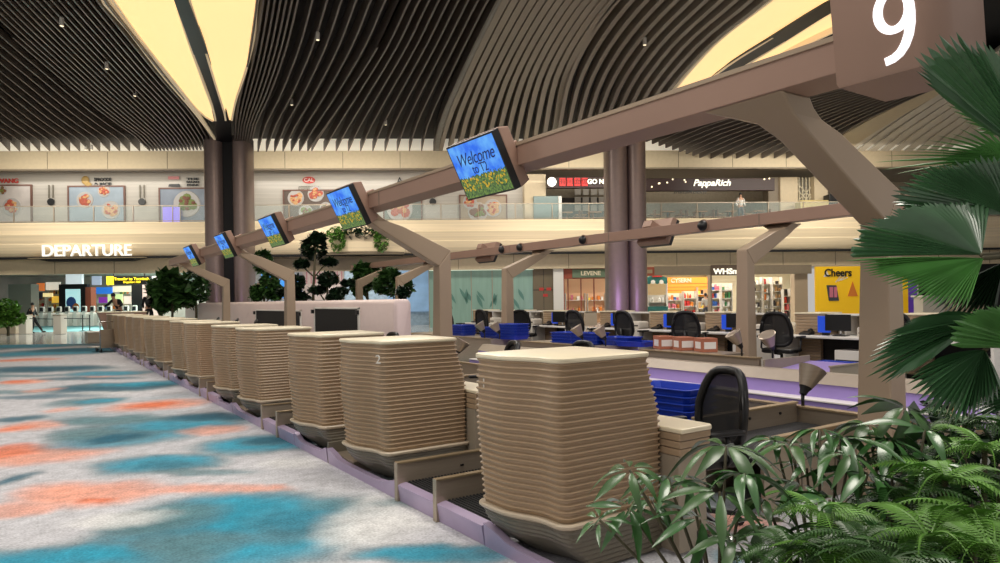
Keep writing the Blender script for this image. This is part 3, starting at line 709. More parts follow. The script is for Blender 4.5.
for k,(y,nm_) in enumerate(seats):
    yd=y-.35
    if not used: o=dk; used=True; o['label']=f'white staffed counter with ribbed partition, {nm_[4:]}'; o.location=(10.75,yd,DZ); o['group']='staffed counters of the back row'
    else: o=dup(dk,(10.75,yd,DZ),label=f'white staffed counter with ribbed partition, {nm_[4:]}')
    dup(ch,(10.35,y+.1,DZ),.25+.3*math.sin(k*2.),f'black mesh office chair at {nm_}','office chairs').scale=(1.06,1.06,1.09)
    if k==0:
        q=thing('desk_phone','x','phone'); MB().hexa([(0,0,0),(.16,0,0),(.16,.2,0),(0,.2,0),(0,0,.03),(.16,0,.07),(.16,.2,.07),(0,.2,.03)]).build('body',M['black'],q,bev=.006); MB().tube([(.02,.03,.08),(.08,.02,.10),(.14,.03,.08)],.02).build('handset',M['black'],q)
        ph=q; ph['group']='desk phones of the back row'; ph.location=(11.0,yd+.35,DZ+.735); ph['label']=f'black desk phone at {nm_}'
        q=thing('document_printer','x','printer'); MB().rings([[(x,y_,z) for x,y_ in ((0,0),(.3,0),(.3,.26),(0,.26))] for z in (0,.16)]).build('body',M['offw'],q,bev=.03); MB().box(-.004,.02,.04,.22,.05,.08).build('slot',M['black'],q)
        prn=q; prn['group']='document printers of the back row'; prn.location=(11.0,yd-.72,DZ+.735); prn['label']=f'white rounded document printer at {nm_}'
        bb=thing('blue_display','x','display'); MB().box(0,.03,-.11,.11,.05,.33).build('screen',mat('blue_glow',(30,70,190),.3,emit=.5),bb,bev=.006); MB().box(.03,.1,-.05,.05,0,.2).build('stand',M['black'],bb,bev=.004)
        bd=bb; bd['group']='blue lit displays of the back row'; bd.location=(11.05,yd+.12,DZ+.735); bd['label']=f'small blue lit display at {nm_}'
    else:
        dup(ph,(11.0,yd+.35,DZ+.735),label=f'black desk phone at {nm_}'); dup(prn,(11.0,yd-.72,DZ+.735),label=f'white rounded document printer at {nm_}'); dup(bd,(11.05,yd+.12,DZ+.735),label=f'small blue lit display at {nm_}')
    comp((10.95,yd-.18,DZ+.735),.2,nm_)
# ================================================================ the far building front
def wobj(o,n=0.,a=0.,z=0.): o.location=W(a,n,z); o.rotation_euler=(0,0,WROT); return o
def wthing(name,label,cat,a,n,z,group=None): return thing(name,label,cat,W(a,n,z),WROT,group)
wood=mat('cream_streaked_wood',(232,212,178),.5,var=.10,vscale=1.3,stretch=(.12,1,9))
woodw=mat('pale_streaked_wall',(186,180,170),.5,var=.09,vscale=1.6,stretch=(.15,1,10))
beige=mat('beige_panel',(206,188,156),.55,var=.04); tau=mat('taupe_board',(132,118,98),.5,var=.05)
glass=mat('rail_glass',(180,196,192),.08,alpha=.14,spec=.4)
AL,AR=-46.,46.
# parapet with long soft strata
prof=[(0.10,4.12),(0,4.20),(-.12,4.5),(-.14,4.78),(-.10,4.83),(-.10,4.90),(-.20,5.25),(-.2,5.32),(-.12,5.36),(-.08,5.5),(-.10,5.9),(-.05,5.95),(.15,5.95),(.15,4.12)]
o=MB().prism(prof,AL,AR,'x').build('wall_far_parapet',wood,smooth='auto'); wobj(o); o.name='wall_parapet'; struct(o)
o=MB().box(AL,AR,.02,.10,4.02,4.14).build('trim_4',M['dark']); wobj(o); struct(o)
o=MB().box(AL,AR,.55,.8,3.24,4.12).build('wall_lintel',beige); wobj(o); struct(o)
mb=MB()
for k in range(-14,15): mb.box(k*3.1,k*3.1+.03,.535,.56,3.26,4.05)
o=mb.build('trim_5',tau); wobj(o); struct(o)
o=MB().box(AL,AR,.1,27,4.12,4.2).build('ceiling_lower_hall',M['offw']); wobj(o); o.name='ceiling.001'; struct(o)
o=MB().box(AL,AR,.15,12,5.68,5.78).build('floor.004',tau); wobj(o); struct(o)
# near-black wedge standing in for the shadow under the DEPARTURE letters
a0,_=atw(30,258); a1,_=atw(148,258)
o=MB().prism([(a0,4.12),(a0+.9,3.90),(a1-.9,3.90),(a1,4.12)],-.02,.5,'y').build('shadow_strip',M['dark']); wobj(o); struct(o)
# DEPARTURE letters
a,z=atw(87,251,-.35); ht=abs(atw(50,245,-.35)[1]-atw(50,256.5,-.35)[1])
t=wthing('departure_sign','white illuminated DEPARTURE letters standing on the cream parapet','sign',a,-.35,z)
tm=text_mesh('DEPARTURE',ht*1.42,.06,'lettering',mat('sign_white',(250,248,240),.4,emit=.55),t,(0,0,0),(PI/2,0,0),bold=.006)
tw=mwidth(tm); tm.scale=((atw(132,250,-.35)[0]-atw(43,250,-.35)[0])/tw,1,1)
MB().box(-3,3,-.03,.25,-ht*.62,-ht*.56).build('ledge',M['brass'],t)
# railing: each glass bay a pane, each post a part
rl=wthing('balcony_railing','glass balcony railing with thin metal handrail above the cream parapet','railing',0,.02,5.95)
rx=[AL+2.05*k for k in range(46)]
MB().box(AL,AR,-.02,.02,.86,.90).build('handrail',M['steel'],rl); MB().box(AL,AR,-.015,.015,.05,.08).build('bottom_rail',M['steel'],rl)
for x in rx:
    if -27<x<30:
        MB().box(x-.02,x+.02,-.03,.03,0,.88).build('post',M['steel'],rl)
        MB().box(x+.05,x+2.0,-.006,.006,.08,.86).build('glass_pane',glass,rl)
# upper wall band and bright cove behind the fin ends
o=MB().box(AL,AR,.0,.3,8.76,9.75).build('wall_upper_band',beige); wobj(o); struct(o)
o=MB().box(AL,AR,-.06,.3,8.72,8.80).build('trim_7',tau); wobj(o); struct(o)
mb=MB()
for k in range(-14,15): mb.box(k*3.1,k*3.1+.03,-.01,.02,8.68,9.7)
o=mb.build('trim_8',tau); wobj(o); struct(o)
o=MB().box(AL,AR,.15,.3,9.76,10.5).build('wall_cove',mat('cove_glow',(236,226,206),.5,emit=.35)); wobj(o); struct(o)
# food-court wall (left) with posters, open cafes (right)
aE,_=atw(524,200,2.2)
o=MB().box(AL,aE,2.2,2.5,5.78,9.2).build('wall_food_court',woodw); wobj(o); struct(o)
o=MB().box(aE,AR,7.5,7.8,5.78,9.2).build('wall_cafe_back',mat('cafe_back',(176,162,138),.6,var=.1)); wobj(o); struct(o)
o=MB().box(AL,AR,.3,8,9.2,9.3).build('ceiling.002',M['offw']); wobj(o); struct(o)
def food_mat(): return [mat('food_red',(178,84,62),.5,var=.3,vscale=14),mat('food_green',(112,128,60),.5,var=.3,vscale=14),mat('food_tan',(206,160,108),.5,var=.3,vscale=14),mat('food_brown',(122,74,50),.5,var=.3,vscale=14)]
FM=food_mat()
plate=mat('plate_white',(176,172,168),.4)
def poster(x0,y0,x1,y1,colr,label,dishes):
    a0,z0=atw(x0,y1,2.15); a1,z1=atw(x1,y0,2.15); z0=max(z0,5.8)
    t=wthing('food_poster',label,'poster',(a0+a1)/2,2.14,z0,'food posters on the upper wall'); w=(a1-a0)/2; hh=z1-z0
    MB().box(-w,w,-.02,.05,0,hh).build('picture',mat('poster_%d_%d_%d'%colr,colr,.5,var=.1,vscale=2),t)
    fr=MB().box(-w-.08,-w,-.06,.05,0,hh+.08).box(w,w+.08,-.06,.05,0,hh+.08).box(-w,w,-.06,.05,hh,hh+.08).build('frame',mat('poster_frame',(112,78,66),.5),t)
    for (px,py,rad,fm) in dishes:
        a,z=atw(px,py,2.1); rr=rad*(W0+2)/f; x=a-(a0+a1)/2; zz=z-z0
        d=MB().lathe([(rr,-.01),(rr*.96,.02),(rr*.7,.012),(.001,.01)],20).xf(Matrix.Translation((x,-.03,zz))@Matrix.Rotation(PI/2,4,'X')).build('dish',plate,t)
        mb=MB(); random.seed(int(px))
        for i in range(9):
            an=random.uniform(0,6.28); q=rr*.6*math.sqrt(random.random())
            mb.ell(x+q*math.cos(an),-.05,zz+q*math.sin(an),rr*.34,.02,rr*.3,7,4)
        mb.build('food',FM[fm],d); mb=MB()
        for i in range(8):
            an=random.uniform(0,6.28); q=rr*.6*math.sqrt(random.random())
            mb.ell(x+q*math.cos(an),-.065,zz+q*math.sin(an),rr*.17,.02,rr*.14,7,4)
        mb.build('garnish',FM[(fm+2)%4],d)
poster(-24,186,31,222,(196,188,182),'burger stack food poster at the far left of the upper wall',[(12,207,9,0),(2,190,5,3)])
poster(70,187,124,222,(150,164,176),'poster with three round dishes, above the DEPARTURE letters',[(85,200,8,0),(104,191,6,0),(111,210,9,2)])
poster(161,189,209,222,(132,142,156),'salad bowl poster just left of the dark double column',[(187,204,13,1)])
poster(285,191,333,222,(96,80,70),'dark poster of several dishes right of the double column',[(296,198,8,2),(316,194,8,0),(306,212,7,1),(326,208,6,3)])
poster(385,192,421,222,(118,126,120),'round noodle dish poster behind the beam',[(400,209,13,0)])
poster(461,196,506,222,(168,150,128),'bread poster below the nearest monitor',[(478,212,10,3),(493,208,9,2),(470,202,7,0)])
a0,z0=atw(163,222,1.9); a1,z1=atw(180,207,1.9)
t=wthing('purple_lit_panel','violet lit panel in front of the salad bowl poster','panel',(a0+a1)/2,1.9,5.8); MB().box(-(a1-a0)/2,(a1-a0)/2,0,.05,0,z1-5.8).build('panel',mat('violet_lit',(142,128,226),.5,emit=.6),t)
MB().box(-(a1-a0)/2-.03,-(a1-a0)/2,-.02,.07,0,z1-5.75).box((a1-a0)/2,(a1-a0)/2+.03,-.02,.07,0,z1-5.75).build('frame',M['steel'],t)
def utens(px,py):
    a,z=atw(px,py,2.1); t=wthing('utensil_emblem',f'small dark spoon and fork emblem on the upper wall, {["left of the three-dish poster","right of the three-dish poster","beside the bread poster"][(px>90)+(px>300)]}','emblem',a,2.12,z,'utensil emblems')
    MB().box(-.14,-.08,-.02,.03,.12,.85).build('spoon',M['bowl'],t); MB().box(.08,.14,-.02,.03,.12,.85).build('fork',M['bowl'],t)
    MB().lathe([(.2,-.01),(.2,.03)],16).xf(Matrix.Translation((0,0,-.1))@Matrix.Rotation(PI/2,4,'X')).build('round_badge',M['black'],t)
for px in (51,142,433): utens(px,200)
wt=mat('sign_red',(190,60,50),.5); gd=mat('sign_gold',(170,140,80),.5)
def wtext(px,py,txt,hpx,m,label,n=2.12,name='wall_sign',wpx=None,shear=0,bold=0,depth=.02,logo=None):
    a,z=atw(px,py,n); t=wthing(name,label,'sign',a,n,z)
    lines=txt.split('\n')
    for i,l in enumerate(lines):
        H=hpx*(W0+n)/f
        q=text_mesh(l,H*1.4,depth,'lettering',m,t,(0,0,((len(lines)-1)/2-i)*H*1.5),(PI/2,0,0),shear=shear,bold=bold)
        if wpx: q.scale=(wpx*(W0+n)/f/max(mwidth(q),.01),1,1)
    return t
wtext(8,181,'WANG',4.2,wt,'red WANG lettering on the upper wall at the far left',wpx=20,bold=.01)
t=wtext(103,182,'SPROODE\n& RICE',3.,M['black'],'two-line dark restaurant name with small yellow figure above the three-dish poster',wpx=16,bold=.01)
MB().ell(-.95,0,.1,.22,.05,.25,10,6).ell(-.8,0,-.15,.2,.05,.15,10,6).build('figure_logo',gd,t)
t=wtext(193,182,'THE\nSALAD\nFORK',2.,M['black'],'small THE SALAD FORK lettering beside a striped logo',wpx=12,bold=.008)
MB().box(-1.35,-.75,-.02,.02,.15,.32).build('pink_bars',mat('logo_pink',(200,130,130),.5),t); MB().prism([(-1.35,-.25),(-.7,-.28),(-.75,-.1),(-1.3,-.12)],-.02,.02,'y').build('dark_bar',M['black'],t)
t=wtext(309,180,'CAL',3.4,M['white'],'red oval logo sign with white letters right of the double column',wpx=9)
MB().lathe([(.36,-.0),(.36,.03)],24).xf(Matrix.Translation((0,.045,0))@Matrix.Rotation(PI/2,4,'X')@Matrix.Scale(.55,4,(0,1,0))).build('oval',wt,t)
wtext(309,188,'JAPANESE CURRY\nHOUSE',1.6,M['bowl'],'tiny grey two-line lettering under the red oval logo',wpx=20)
t=wtext(400,181,'A',7,M['black'],'small black emblem above the round dish poster, touching the beam')
# upper right: pillar, cafe fronts
def wbox(name,label,cat,x0,x1,y0,y1,n,depth,m,group=None,parts=()):
    a0,z0=atw(x0,y1,n); a1,z1=atw(x1,y0,n)
    t=wthing(name,label,cat,(a0+a1)/2,n,z0,group); w=(a1-a0)/2
    MB().box(-w,w,0,depth,0,z1-z0).build('body',m,t,bev=.02); return t,w,z1-z0
wbox('pillar','square beige pillar left of the upper cafe','pillar',525,546,174,222,1.2,1.,beige)
t,w,hh=wbox('cafe','dark cafe fascia with red lettered sign between pillar and thick column','cafe',548,606,177,188,.7,.3,mat('dark_fascia',(52,30,26),.5))
a,z=atw(573,182,.6); sgn=wthing('cafe_sign','glowing red tiles with four characters and a round white lamp','sign',a,.55,z)
redg=mat('red_glow',(214,40,36),.5,emit=.7)
for k in range(4): MB().box(-.75+.42*k,-.42+.42*k,0,.1,-.22,.22).build('red_tile',redg,sgn); 
for k in range(4): text_mesh('有间面馆'[k],.36,.01,'tile_mark',mat('tile_dark',(90,10,10),.5),sgn,(-.585+.42*k,-.02,0),(PI/2,0,0))
MB().lathe([(.26,0),(.26,.1)],18).xf(Matrix.Translation((-1.2,0.05,0))@Matrix.Rotation(PI/2,4,'X')).build('round_lamp',mat('lamp_white',(255,252,240),.5,emit=1.2),sgn)
text_mesh('GO NOODLE',.36,.02,'lettering',mat('sign_white2',(250,246,230),.4,emit=.8),sgn,(1.9,-.02,0),(PI/2,0,0),bold=.012)
t,w,hh=wbox('cafe','long dark brown cafe fascia with lamps right of the thick column','cafe',645,775,178,191,.7,.3,mat('dark_fascia',(52,30,26),.5))
lampm=mat('lamp_warm',(255,236,196),.5,emit=1.5)
random.seed(2)
for k in range(10): MB().ell(random.uniform(-w,w),-.03,random.uniform(.1,hh),.05,.03,.05,6,4).build('spot_lamp',lampm,t)
wtext(712,183,'PappaRich',6.5,mat('sign_white2',(250,246,230),.4,emit=.8),'white script PappaRich lettering over the upper cafe',n=.6,wpx=39,shear=.3,bold=.008)
t=wtext(690,192,'InstaRoom',3.5,M['black'],'dark script lettering hanging below the white cafe name',n=.6,wpx=34,shear=.3)
o=MB().box(atw(548,200,6.5)[0],atw(606,200,6.5)[0],6.5,6.7,5.8,8.1).build('wall_cafe_screen',mat('cafe_dark',(58,50,44),.6,var=.4,vscale=2)); wobj(o); struct(o)
for k,px in enumerate((578,586,594,602)):
    for j,py in enumerate((192,200,208)):
        a0,z0=atw(px-3,py+3,6.4); a1,z1=atw(px+3,py-3,6.4)
        t=wthing('framed_picture',f'small pale framed panel in the left cafe, {["top","middle","bottom"][j]} row, {["first","second","third","last"][k]} from the left','picture',(a0+a1)/2,6.4,z0,'framed panels in the cafe')
        MB().box(-(a1-a0)/2,(a1-a0)/2,-.03,.03,0,z1-z0).build('panel',M['offw'],t)
t,w,hh=wbox('teal_screen','sloped grey-teal glass screen on the upper floor left of the cafe','screen',534,560,196,222,1.0,.06,mat('teal_grey',(112,134,132),.3))
wbox('white_post','white upright lamp post behind the upper railing','post',559,562,196,222,.9,.12,M['white'])
# lattice screen, taupe boxes at right of the upper floor
wbox('wall_unit','dark taupe tall cabinet on the upper floor, left of the lattice','cabinet',769,781,177,218,3.0,.8,tau)
wbox('wall_unit','pale beige tall cabinet on the upper floor, left of the lattice','cabinet',781,798,177,216,2.8,.8,beige)
wbox('wall_unit','narrow beige and brown cabinet on the upper floor, right of the lattice','cabinet',815,828,176,212,2.8,.8,beige)
a0,z0=atw(798,208,3.2); a1,z1=atw(815,178,3.2)
t=wthing('lattice_screen','cream diamond lattice screen with dark backing on the upper floor','screen',(a0+a1)/2,3.2,z0); w=(a1-a0)/2; hh=z1-z0
MB().box(-w,w,.1,.2,0,hh).build('backing',M['bowl'],t)
mb=MB()
for k in range(5):
    for j in range(8):
        x=-w+w*2*(k+.5)/5; z=hh*(j+.5)/8; mb.box(x-.03,x+.03,-.0,.08,z-.16,z+.16)
for k in range(-6,8):
    mb.bar([(-w,.03,k*.4),(w,.03,k*.4+2*w)],.05,.03,(0,1,0)) if 0<=k*.4 and k*.4+2*w<=hh else None
    mb.bar([(w,.03,k*.4),(-w,.03,k*.4+2*w)],.05,.03,(0,1,0)) if 0<=k*.4 and k*.4+2*w<=hh else None
mb.build('lattice',M['cream'],t)
wbox('cafe_counter','pale yellow planked cafe counter behind the upper railing','counter',801,829,200,213,1.5,.7,mat('yellow_wood',(206,184,120),.5,var=.1))
wbox('cafe_machine','dark boxy machine at the end of the planked cafe counter','machine',830,846,194,214,1.8,.7,M['black'])
# cafe tables and chairs
ct=wthing('cafe_table','x','table',0,0,0,'cafe tables on the upper floor')
MB().box(-.35,.35,-.35,.35,.70,.74).build('table_top',mat('cafe_wood',(168,124,84),.5),ct); MB().box(-.04,.04,-.04,.04,0,.7).build('pedestal',M['black'],ct)
cc=wthing('cafe_chair','x','chair',0,0,0,'cafe chairs on the upper floor')
MB().box(-.2,.2,-.2,.2,.42,.46).build('seat',mat('cafe_chair_wood',(120,78,52),.5),cc); MB().box(-.2,.2,.17,.2,.46,.85).build('backrest',MATS['cafe_chair_wood'],cc)
for x in (-.17,.17):
    for y in (-.17,.17): MB().box(x-.015,x+.015,y-.015,y+.015,0,.42).build('leg',M['black'],cc)
random.seed(5); firstt=True
spots=[(px,1.6+ (k%2)*1.3) for k,px in enumerate([566,580,595,655,668,682,700,716,730,744,757,770])]
for k,(px,n) in enumerate(spots):
    a,_=atw(px,215,n); side='left of' if px<610 else 'right of'
    if firstt: ct.location=W(a,n,5.78); q=ct
    else: q=dup(ct,W(a,n,5.78))
    q['label']=f'small wooden cafe table behind the upper railing, {side} the thick column'
    for j,(dx,dy,rz) in enumerate(((-.6,0,PI/2),(.6,0,-PI/2))):
        if firstt and j==0: cc.location=W(a+dx,n+dy,5.78); cc.rotation_euler=(0,0,WROT+rz); q=cc
        else: q=dup(cc,W(a+dx,n+dy,5.78),WROT+rz)
        q['label']=f'brown wooden cafe chair behind the upper railing, {side} the thick column'
    firstt=False
# right end: soffits above the palm
# ================================================================ double columns
colm=mat('bronze_metal',(146,128,120),.38,.45,var=.05)
def column(px0,px1,D,zt,label,f0):
    p0=at(px0,200,D=D); p1=at(px1,200,D=D); cen=(p0+p1)/2; w=(p1-p0).length; rz=math.atan2((p1-p0).y,(p1-p0).x)
    t=thing('column',label,'column',(cen.x,cen.y,0),rz)
    wl=w*f0
    def half(x0,x1,n=14): # rounded front and back lozenge
        cx=(x0+x1)/2; rx=(x1-x0)/2
        return [(cx+rx*math.copysign(abs(math.cos(a))**.8,math.cos(a)),.75*math.copysign(abs(math.sin(a))**.6,math.sin(a))) for a in [2*PI*k/28 for k in range(28)]]
    MB().prism(half(-w/2,-w/2+wl),0,zt).build('shaft',colm,t,smooth='auto')
    MB().prism(half(w/2-wl*.85,w/2),0,zt).build('shaft',colm,t,smooth='auto')
    MB().box(-w/2+wl*.6,w/2-wl*.5,-.35,.5,0,zt).build('recess',M['dark'],t)
    MB().box(-w/2-.05,w/2+.05,-.8,.8,0,.25).build('base',M['bowl'],t,bev=.05)
    return t
column(208,252,33,9.4,'bronze double column with black slot, left, below the glowing ceiling petals',.42)
column(605,645,30.5,9.0,'thick bronze double column with black slot, right, behind the far beam',.55)
# ================================================================ slatted ceiling
fin=mat('ceiling_fin',(104,94,86),.45,.2); fin_lit=mat('ceiling_fin_lit',(150,138,122),.45,.15)  # second, lighter tone paints in the light on the fin sides
def resamp(g,m):
    P=[Vector((x,y)) for x,y in g]
    L=[0]
    for i in range(1,len(P)): L.append(L[-1]+(P[i]-P[i-1]).length)
    out=[]
    for k in range(m):
        t=L[-1]*k/(m-1); i=max(j for j in range(len(L)-1) if L[j]<=t+1e-9); u=(t-L[i])/(L[i+1]-L[i])
        a=P[max(i-1,0)];b=P[i];c_=P[i+1];d=P[min(i+2,len(P)-1)]
        out.append(.5*((2*b)+(c_-a)*u+(2*a-5*b+4*c_-d)*u*u+(3*b-a-3*c_+d)*u**3))
    return out
def bay(name,guides,n,w,dep_,m,z0=9.6,z1=9.6,bulge=.0,mm=14):
    gs=[resamp(g,mm) for g in guides]; mb=MB()
    for i in range(n):
        u=i/(n-1)*(len(gs)-1); k=min(int(u),len(gs)-2); v=u-k
        pts=[]
        for j in range(mm):
            q=gs[k][j].lerp(gs[k+1][j],v); tt=j/(mm-1)
            Z=z0+(z1-z0)*sstep(.45,1,tt)+bulge*math.sin(PI*i/(n-1))*(1-tt)
            p=at(q.x,q.y,Z=Z); p.z+=dep_/2; pts.append(p)
        mb.bar(pts,w,dep_,(0,0,1))
    o=mb.build(name,m); struct(o); return o
PL=[(92,-22),(104,0),(130,33),(166,78),(197,114),(212,140),(216,150)]
BO=[(-70,-40),(0,26),(60,78),(105,115),(135,136),(150,151)]
bay('trim_10',[PL,BO],19,.055,.5,fin,9.6,9.2,.25)
bay('trim_11',[BO,[(-130,60),(-60,100),(-20,128),(0,141),(10,151)]],15,.055,.5,fin,9.6,9.6)
bay('trim_12',[[(260,-22),(256,15),(249,60),(241,95),(236,125),(235,152)],[(303,-22),(296,10),(286,50),(270,95),(256,125),(250,152)],[(412,-22),(398,5),(377,49),(343,102),(318,137),(308,151)]],15,.055,.5,fin,9.6,9.1,.25)
bay('trim_13',[[(412,-22),(398,5),(377,49),(343,102),(320,137),(312,151)],[(512,-22),(497,2),(470,55),(447,105),(438,130),(434,151)]],11,.055,.5,fin,9.6,9.6)
bay('trim_14',[[(519,-22),(505,2),(478,55),(455,105),(446,130),(441,151)],[(640,-22),(614,0),(584,40),(565,78),(556,122),(552,152)]],13,.20,.40,fin_lit,9.6,9.5,.2)
bay('trim_15',[[(645,-22),(618,0),(588,42),(570,80),(561,122),(557,152)],[(790,-22),(760,6),(721,36),(696,60),(670,90),(652,122),(640,152)]],11,.15,.40,fin_lit,9.6,8.9,.2)
bay('trim_16',[[(646,142),(700,120),(760,104),(820,90),(900,70),(960,50)],[(700,158),(740,140),(790,122),(840,104),(900,85),(960,66)],[(790,164),(812,151),(838,136),(862,122),(900,104),(960,78)]],17,.09,.42,fin,9.3,9.6)
bay('trim_17',[[(842,156),(880,128),(920,102),(960,78),(1010,48)],[(935,158),(960,138),(990,116),(1020,92),(1050,70)]],9,.42,.06,mat('pale_slat',(214,204,188),.5),9.7,9.7)
# pale edge boards
def strip(name,ga,gb,m,Z=9.62,mm=14,z1=None,th_=.1):
    A=resamp(ga,mm);B=resamp(gb,mm); rs=[]
    for j in range(mm):
        zz=Z+((z1-Z)*sstep(.45,1,j/(mm-1)) if z1 else 0)
        a=at(A[j].x,A[j].y,Z=zz); b=at(B[j].x,B[j].y,Z=zz)
        rs.append([a,b,b+Vector((0,0,th_)),a+Vector((0,0,th_))])
    o=MB().rings(rs).build(name,m,smooth=False); return o
board=mat('grey_edge_board',(132,130,122),.5,var=.15,vscale=1.2)
struct(strip('trim_18',[(512,-22),(497,2),(470,55),(447,105),(438,130),(434,151)],[(524,-22),(509,2),(480,55),(454,105),(444,130),(440,151)],board))
struct(strip('trim_19',[(795,164),(830,143),(870,120),(915,97),(975,62)],[(832,166),(852,148),(885,126),(930,100),(990,66)],beige,9.62))
struct(strip('trim_20',[(838,160),(870,136),(920,102),(960,78),(1010,40)],[(1000,160),(1020,136),(1040,112),(1060,92),(1080,60)],M['offw'],10.1))
# luminous petals with a dark rib between
lum=mat('petal_skylight',(255,214,150),.6,emit=1.0,ecol=(255,214,152),var=.03,vscale=.4)
edge=mat('petal_edge',(236,214,176),.5,emit=.25)
def petal(label,ga,gb,z0=9.75,z1=9.3,group='glowing ceiling petals'):
    mm=18; A=resamp(ga,mm);B=resamp(gb,mm); rs=[]; t=None
    ctr=at(*[(ga[2][i]+gb[2][i])/2 for i in (0,1)],Z=9.9)
    t=thing('ceiling_light_petal',label,'ceiling light',ctr,0,group)
    for j in range(mm):
        zz=z0+(z1-z0)*sstep(.4,1,j/(mm-1)); row=[]
        for k in range(7):
            q=A[j].lerp(B[j],k/6); p=at(q.x,q.y,Z=zz+.28*math.sin(PI*k/6)*(1-j/mm)); row.append(p-ctr)
        rs.append(row)
    mb=MB(); mb.rings(rs,cap=False,closed=False); mb.build('diffuser',lum,t,smooth=True,double=True)
    for g in (A,B):
        pts=[]
        for j in range(mm): pts.append(at(g[j].x,g[j].y,Z=z0+(z1-z0)*sstep(.4,1,j/(mm-1)))-ctr+Vector((0,0,.1)))
        MB().bar(pts,.07,.28,(0,0,1)).build('rim',edge,t)
petal('left half of the glowing petal light above the dark double column',[(98,-22),(116,4),(140,38),(172,78),(198,110),(213,121)],[(170,-22),(176,0),(188,38),(202,78),(213,108),(216,121)])
petal('right half of the glowing petal light above the dark double column',[(184,-22),(190,0),(202,38),(214,78),(224,110),(226,120)],[(262,-22),(257,4),(254,38),(246,70),(236,100),(232,120)])
struct(strip('trim_21',[(166,-22),(174,0),(188,38),(202,78),(214,118),(217,150)],[(182,-22),(188,0),(203,38),(216,78),(229,118),(233,150)],M['black'],9.66,z1=9.15,th_=.3))
struct(strip('trim_22',[(93,-22),(100,0),(126,30),(160,74),(193,112),(214,140)],[(100,-22),(112,4),(138,38),(170,78),(197,111),(216,140)],edge,9.68,z1=9.2))
petal('left half of the glowing petal light above the number sign beam',[(800,-22),(766,4),(724,36),(698,62),(676,88),(650,122)],[(880,-22),(828,3),(768,40),(730,64),(696,90),(652,124)])
petal('right half of the glowing petal light above the number sign beam',[(900,-14),(842,6),(780,44),(738,70),(700,96),(656,126)],[(960,-10),(870,18),(818,39),(760,70),(706,104),(664,130)])
struct(strip('trim_23',[(882,-22),(830,1),(768,39),(730,63),(696,90),(648,130)],[(900,-18),(842,7),(780,45),(738,71),(700,98),(656,134)],M['black'],9.70,z1=9.25,th_=.05))
# dark deck above the fins, leaving the petals clear of it
o=MB().box(-60,60,-28,.3,10.45,10.7).build('ceiling',mat('ceiling_void',(22,19,18),.8)); wobj(o); struct(o)
# small spot fixtures among the fins
sp=thing('ceiling_spotlight','x','spotlight',(0,0,0),0,'small spotlights between the ceiling fins')
MB().lathe([(.06,0),(.06,.22),(.03,.26)],10).build('can',M['offw'],sp); MB().lathe([(.0,-.005),(.05,-.005),(.05,0)],10).build('lens',lampm,sp)
for k,(px,py,lab) in enumerate(((86,150,'white spotlight cluster at the fin ends above the left wall, left'),(92,150,'white spotlight cluster at the fin ends above the left wall, right'),(62,26,'tiny spotlight in the upper left fins'),(107,69,'tiny spotlight mid way down the left fins'),(135,96,'tiny spotlight low in the left fins'),(318,40,'tiny spotlight in the fins right of the glowing petal'),(292,105,'tiny spotlight low in the fins right of the glowing petal'),(386,125,'tiny spotlight in the straight fins, low'),(645,45,'tiny spotlight in the wide curved fins'))):
    p=at(px,py,Z=9.45)
    if k==0: sp.location=p; sp['label']=lab
    else: dup(sp,p,label=lab)
# ================================================================ shops and hall on the lower floor
def cm(nm,col,e=0,**k): return mat(nm,col,.5,emit=e,**k)
palette=[('red',(196,50,44)),('orange',(226,130,50)),('yellow',(236,204,70)),('green',(72,140,84)),('blue',(58,100,176)),('white',(232,228,220)),('pink',(214,120,140)),('dark',(50,44,46)),('tan',(196,158,110))]
GM={n_:cm('goods_'+n_,v) for n_,v in palette}
gproto={}
def good(kind,colr):
    key=(kind,colr)
    if key in gproto: return gproto[key],False
    if kind=='package': o=MB().box(-.5,.5,-.5,.5,0,1).build('goods_package',GM[colr])
    else: o=MB().lathe([(.5,0),(.5,.62),(.2,.78),(.2,1)],8).build('goods_bottle',GM[colr])
    gproto[key]=o; return o,True
def shelves(px0,px1,rows,n,where,cols,dens=1.,depth=.35,name='display_shelf',m=None,seed=1):
    # rows: pixel heights of the shelf boards, goods stand on them
    random.seed(seed); a0,_=atw(px0,300,n); a1,_=atw(px1,300,n); zs=[atw((px0+px1)/2,py,n)[1] for py in rows]
    zs=sorted(z for z in zs if z>.05)
    t=wthing(name,f'lit display shelf {where}','shelf',(a0+a1)/2,n,0); w=(a1-a0)/2; top=max(zs)+.42
    MB().box(-w,w,depth,depth+.04,0,top).build('back_panel',m or M['cream'],t)
    for x in (-w,w-.03): MB().box(x,x+.03,0,depth,0,top).build('side_panel',M['offw'],t)
    for z in zs: MB().box(-w+.03,w-.03,0,depth,z-.03,z).build('shelf_board',M['white'],t)
    for z in zs:
        x=-w+.12
        while x<w-.1:
            ww=random.uniform(.10,.2); hh=random.uniform(.16,.36)
            if random.random()<dens:
                colr=random.choice(cols); kind=random.choice(('package','package','bottle'))
                o,new=good(kind,colr); q=o if new else o.copy()
                if not new: C.objects.link(q)
                q.location=W((a0+a1)/2+x,n+.14,z); q.rotation_euler=(0,0,WROT); q.scale=(ww*.85,.18,hh)
                q['category']=kind; q['group']=f'goods on the shelf {where}'; q['label']=f'small {colr} {kind} {where}'
            x+=ww+.03
    return t
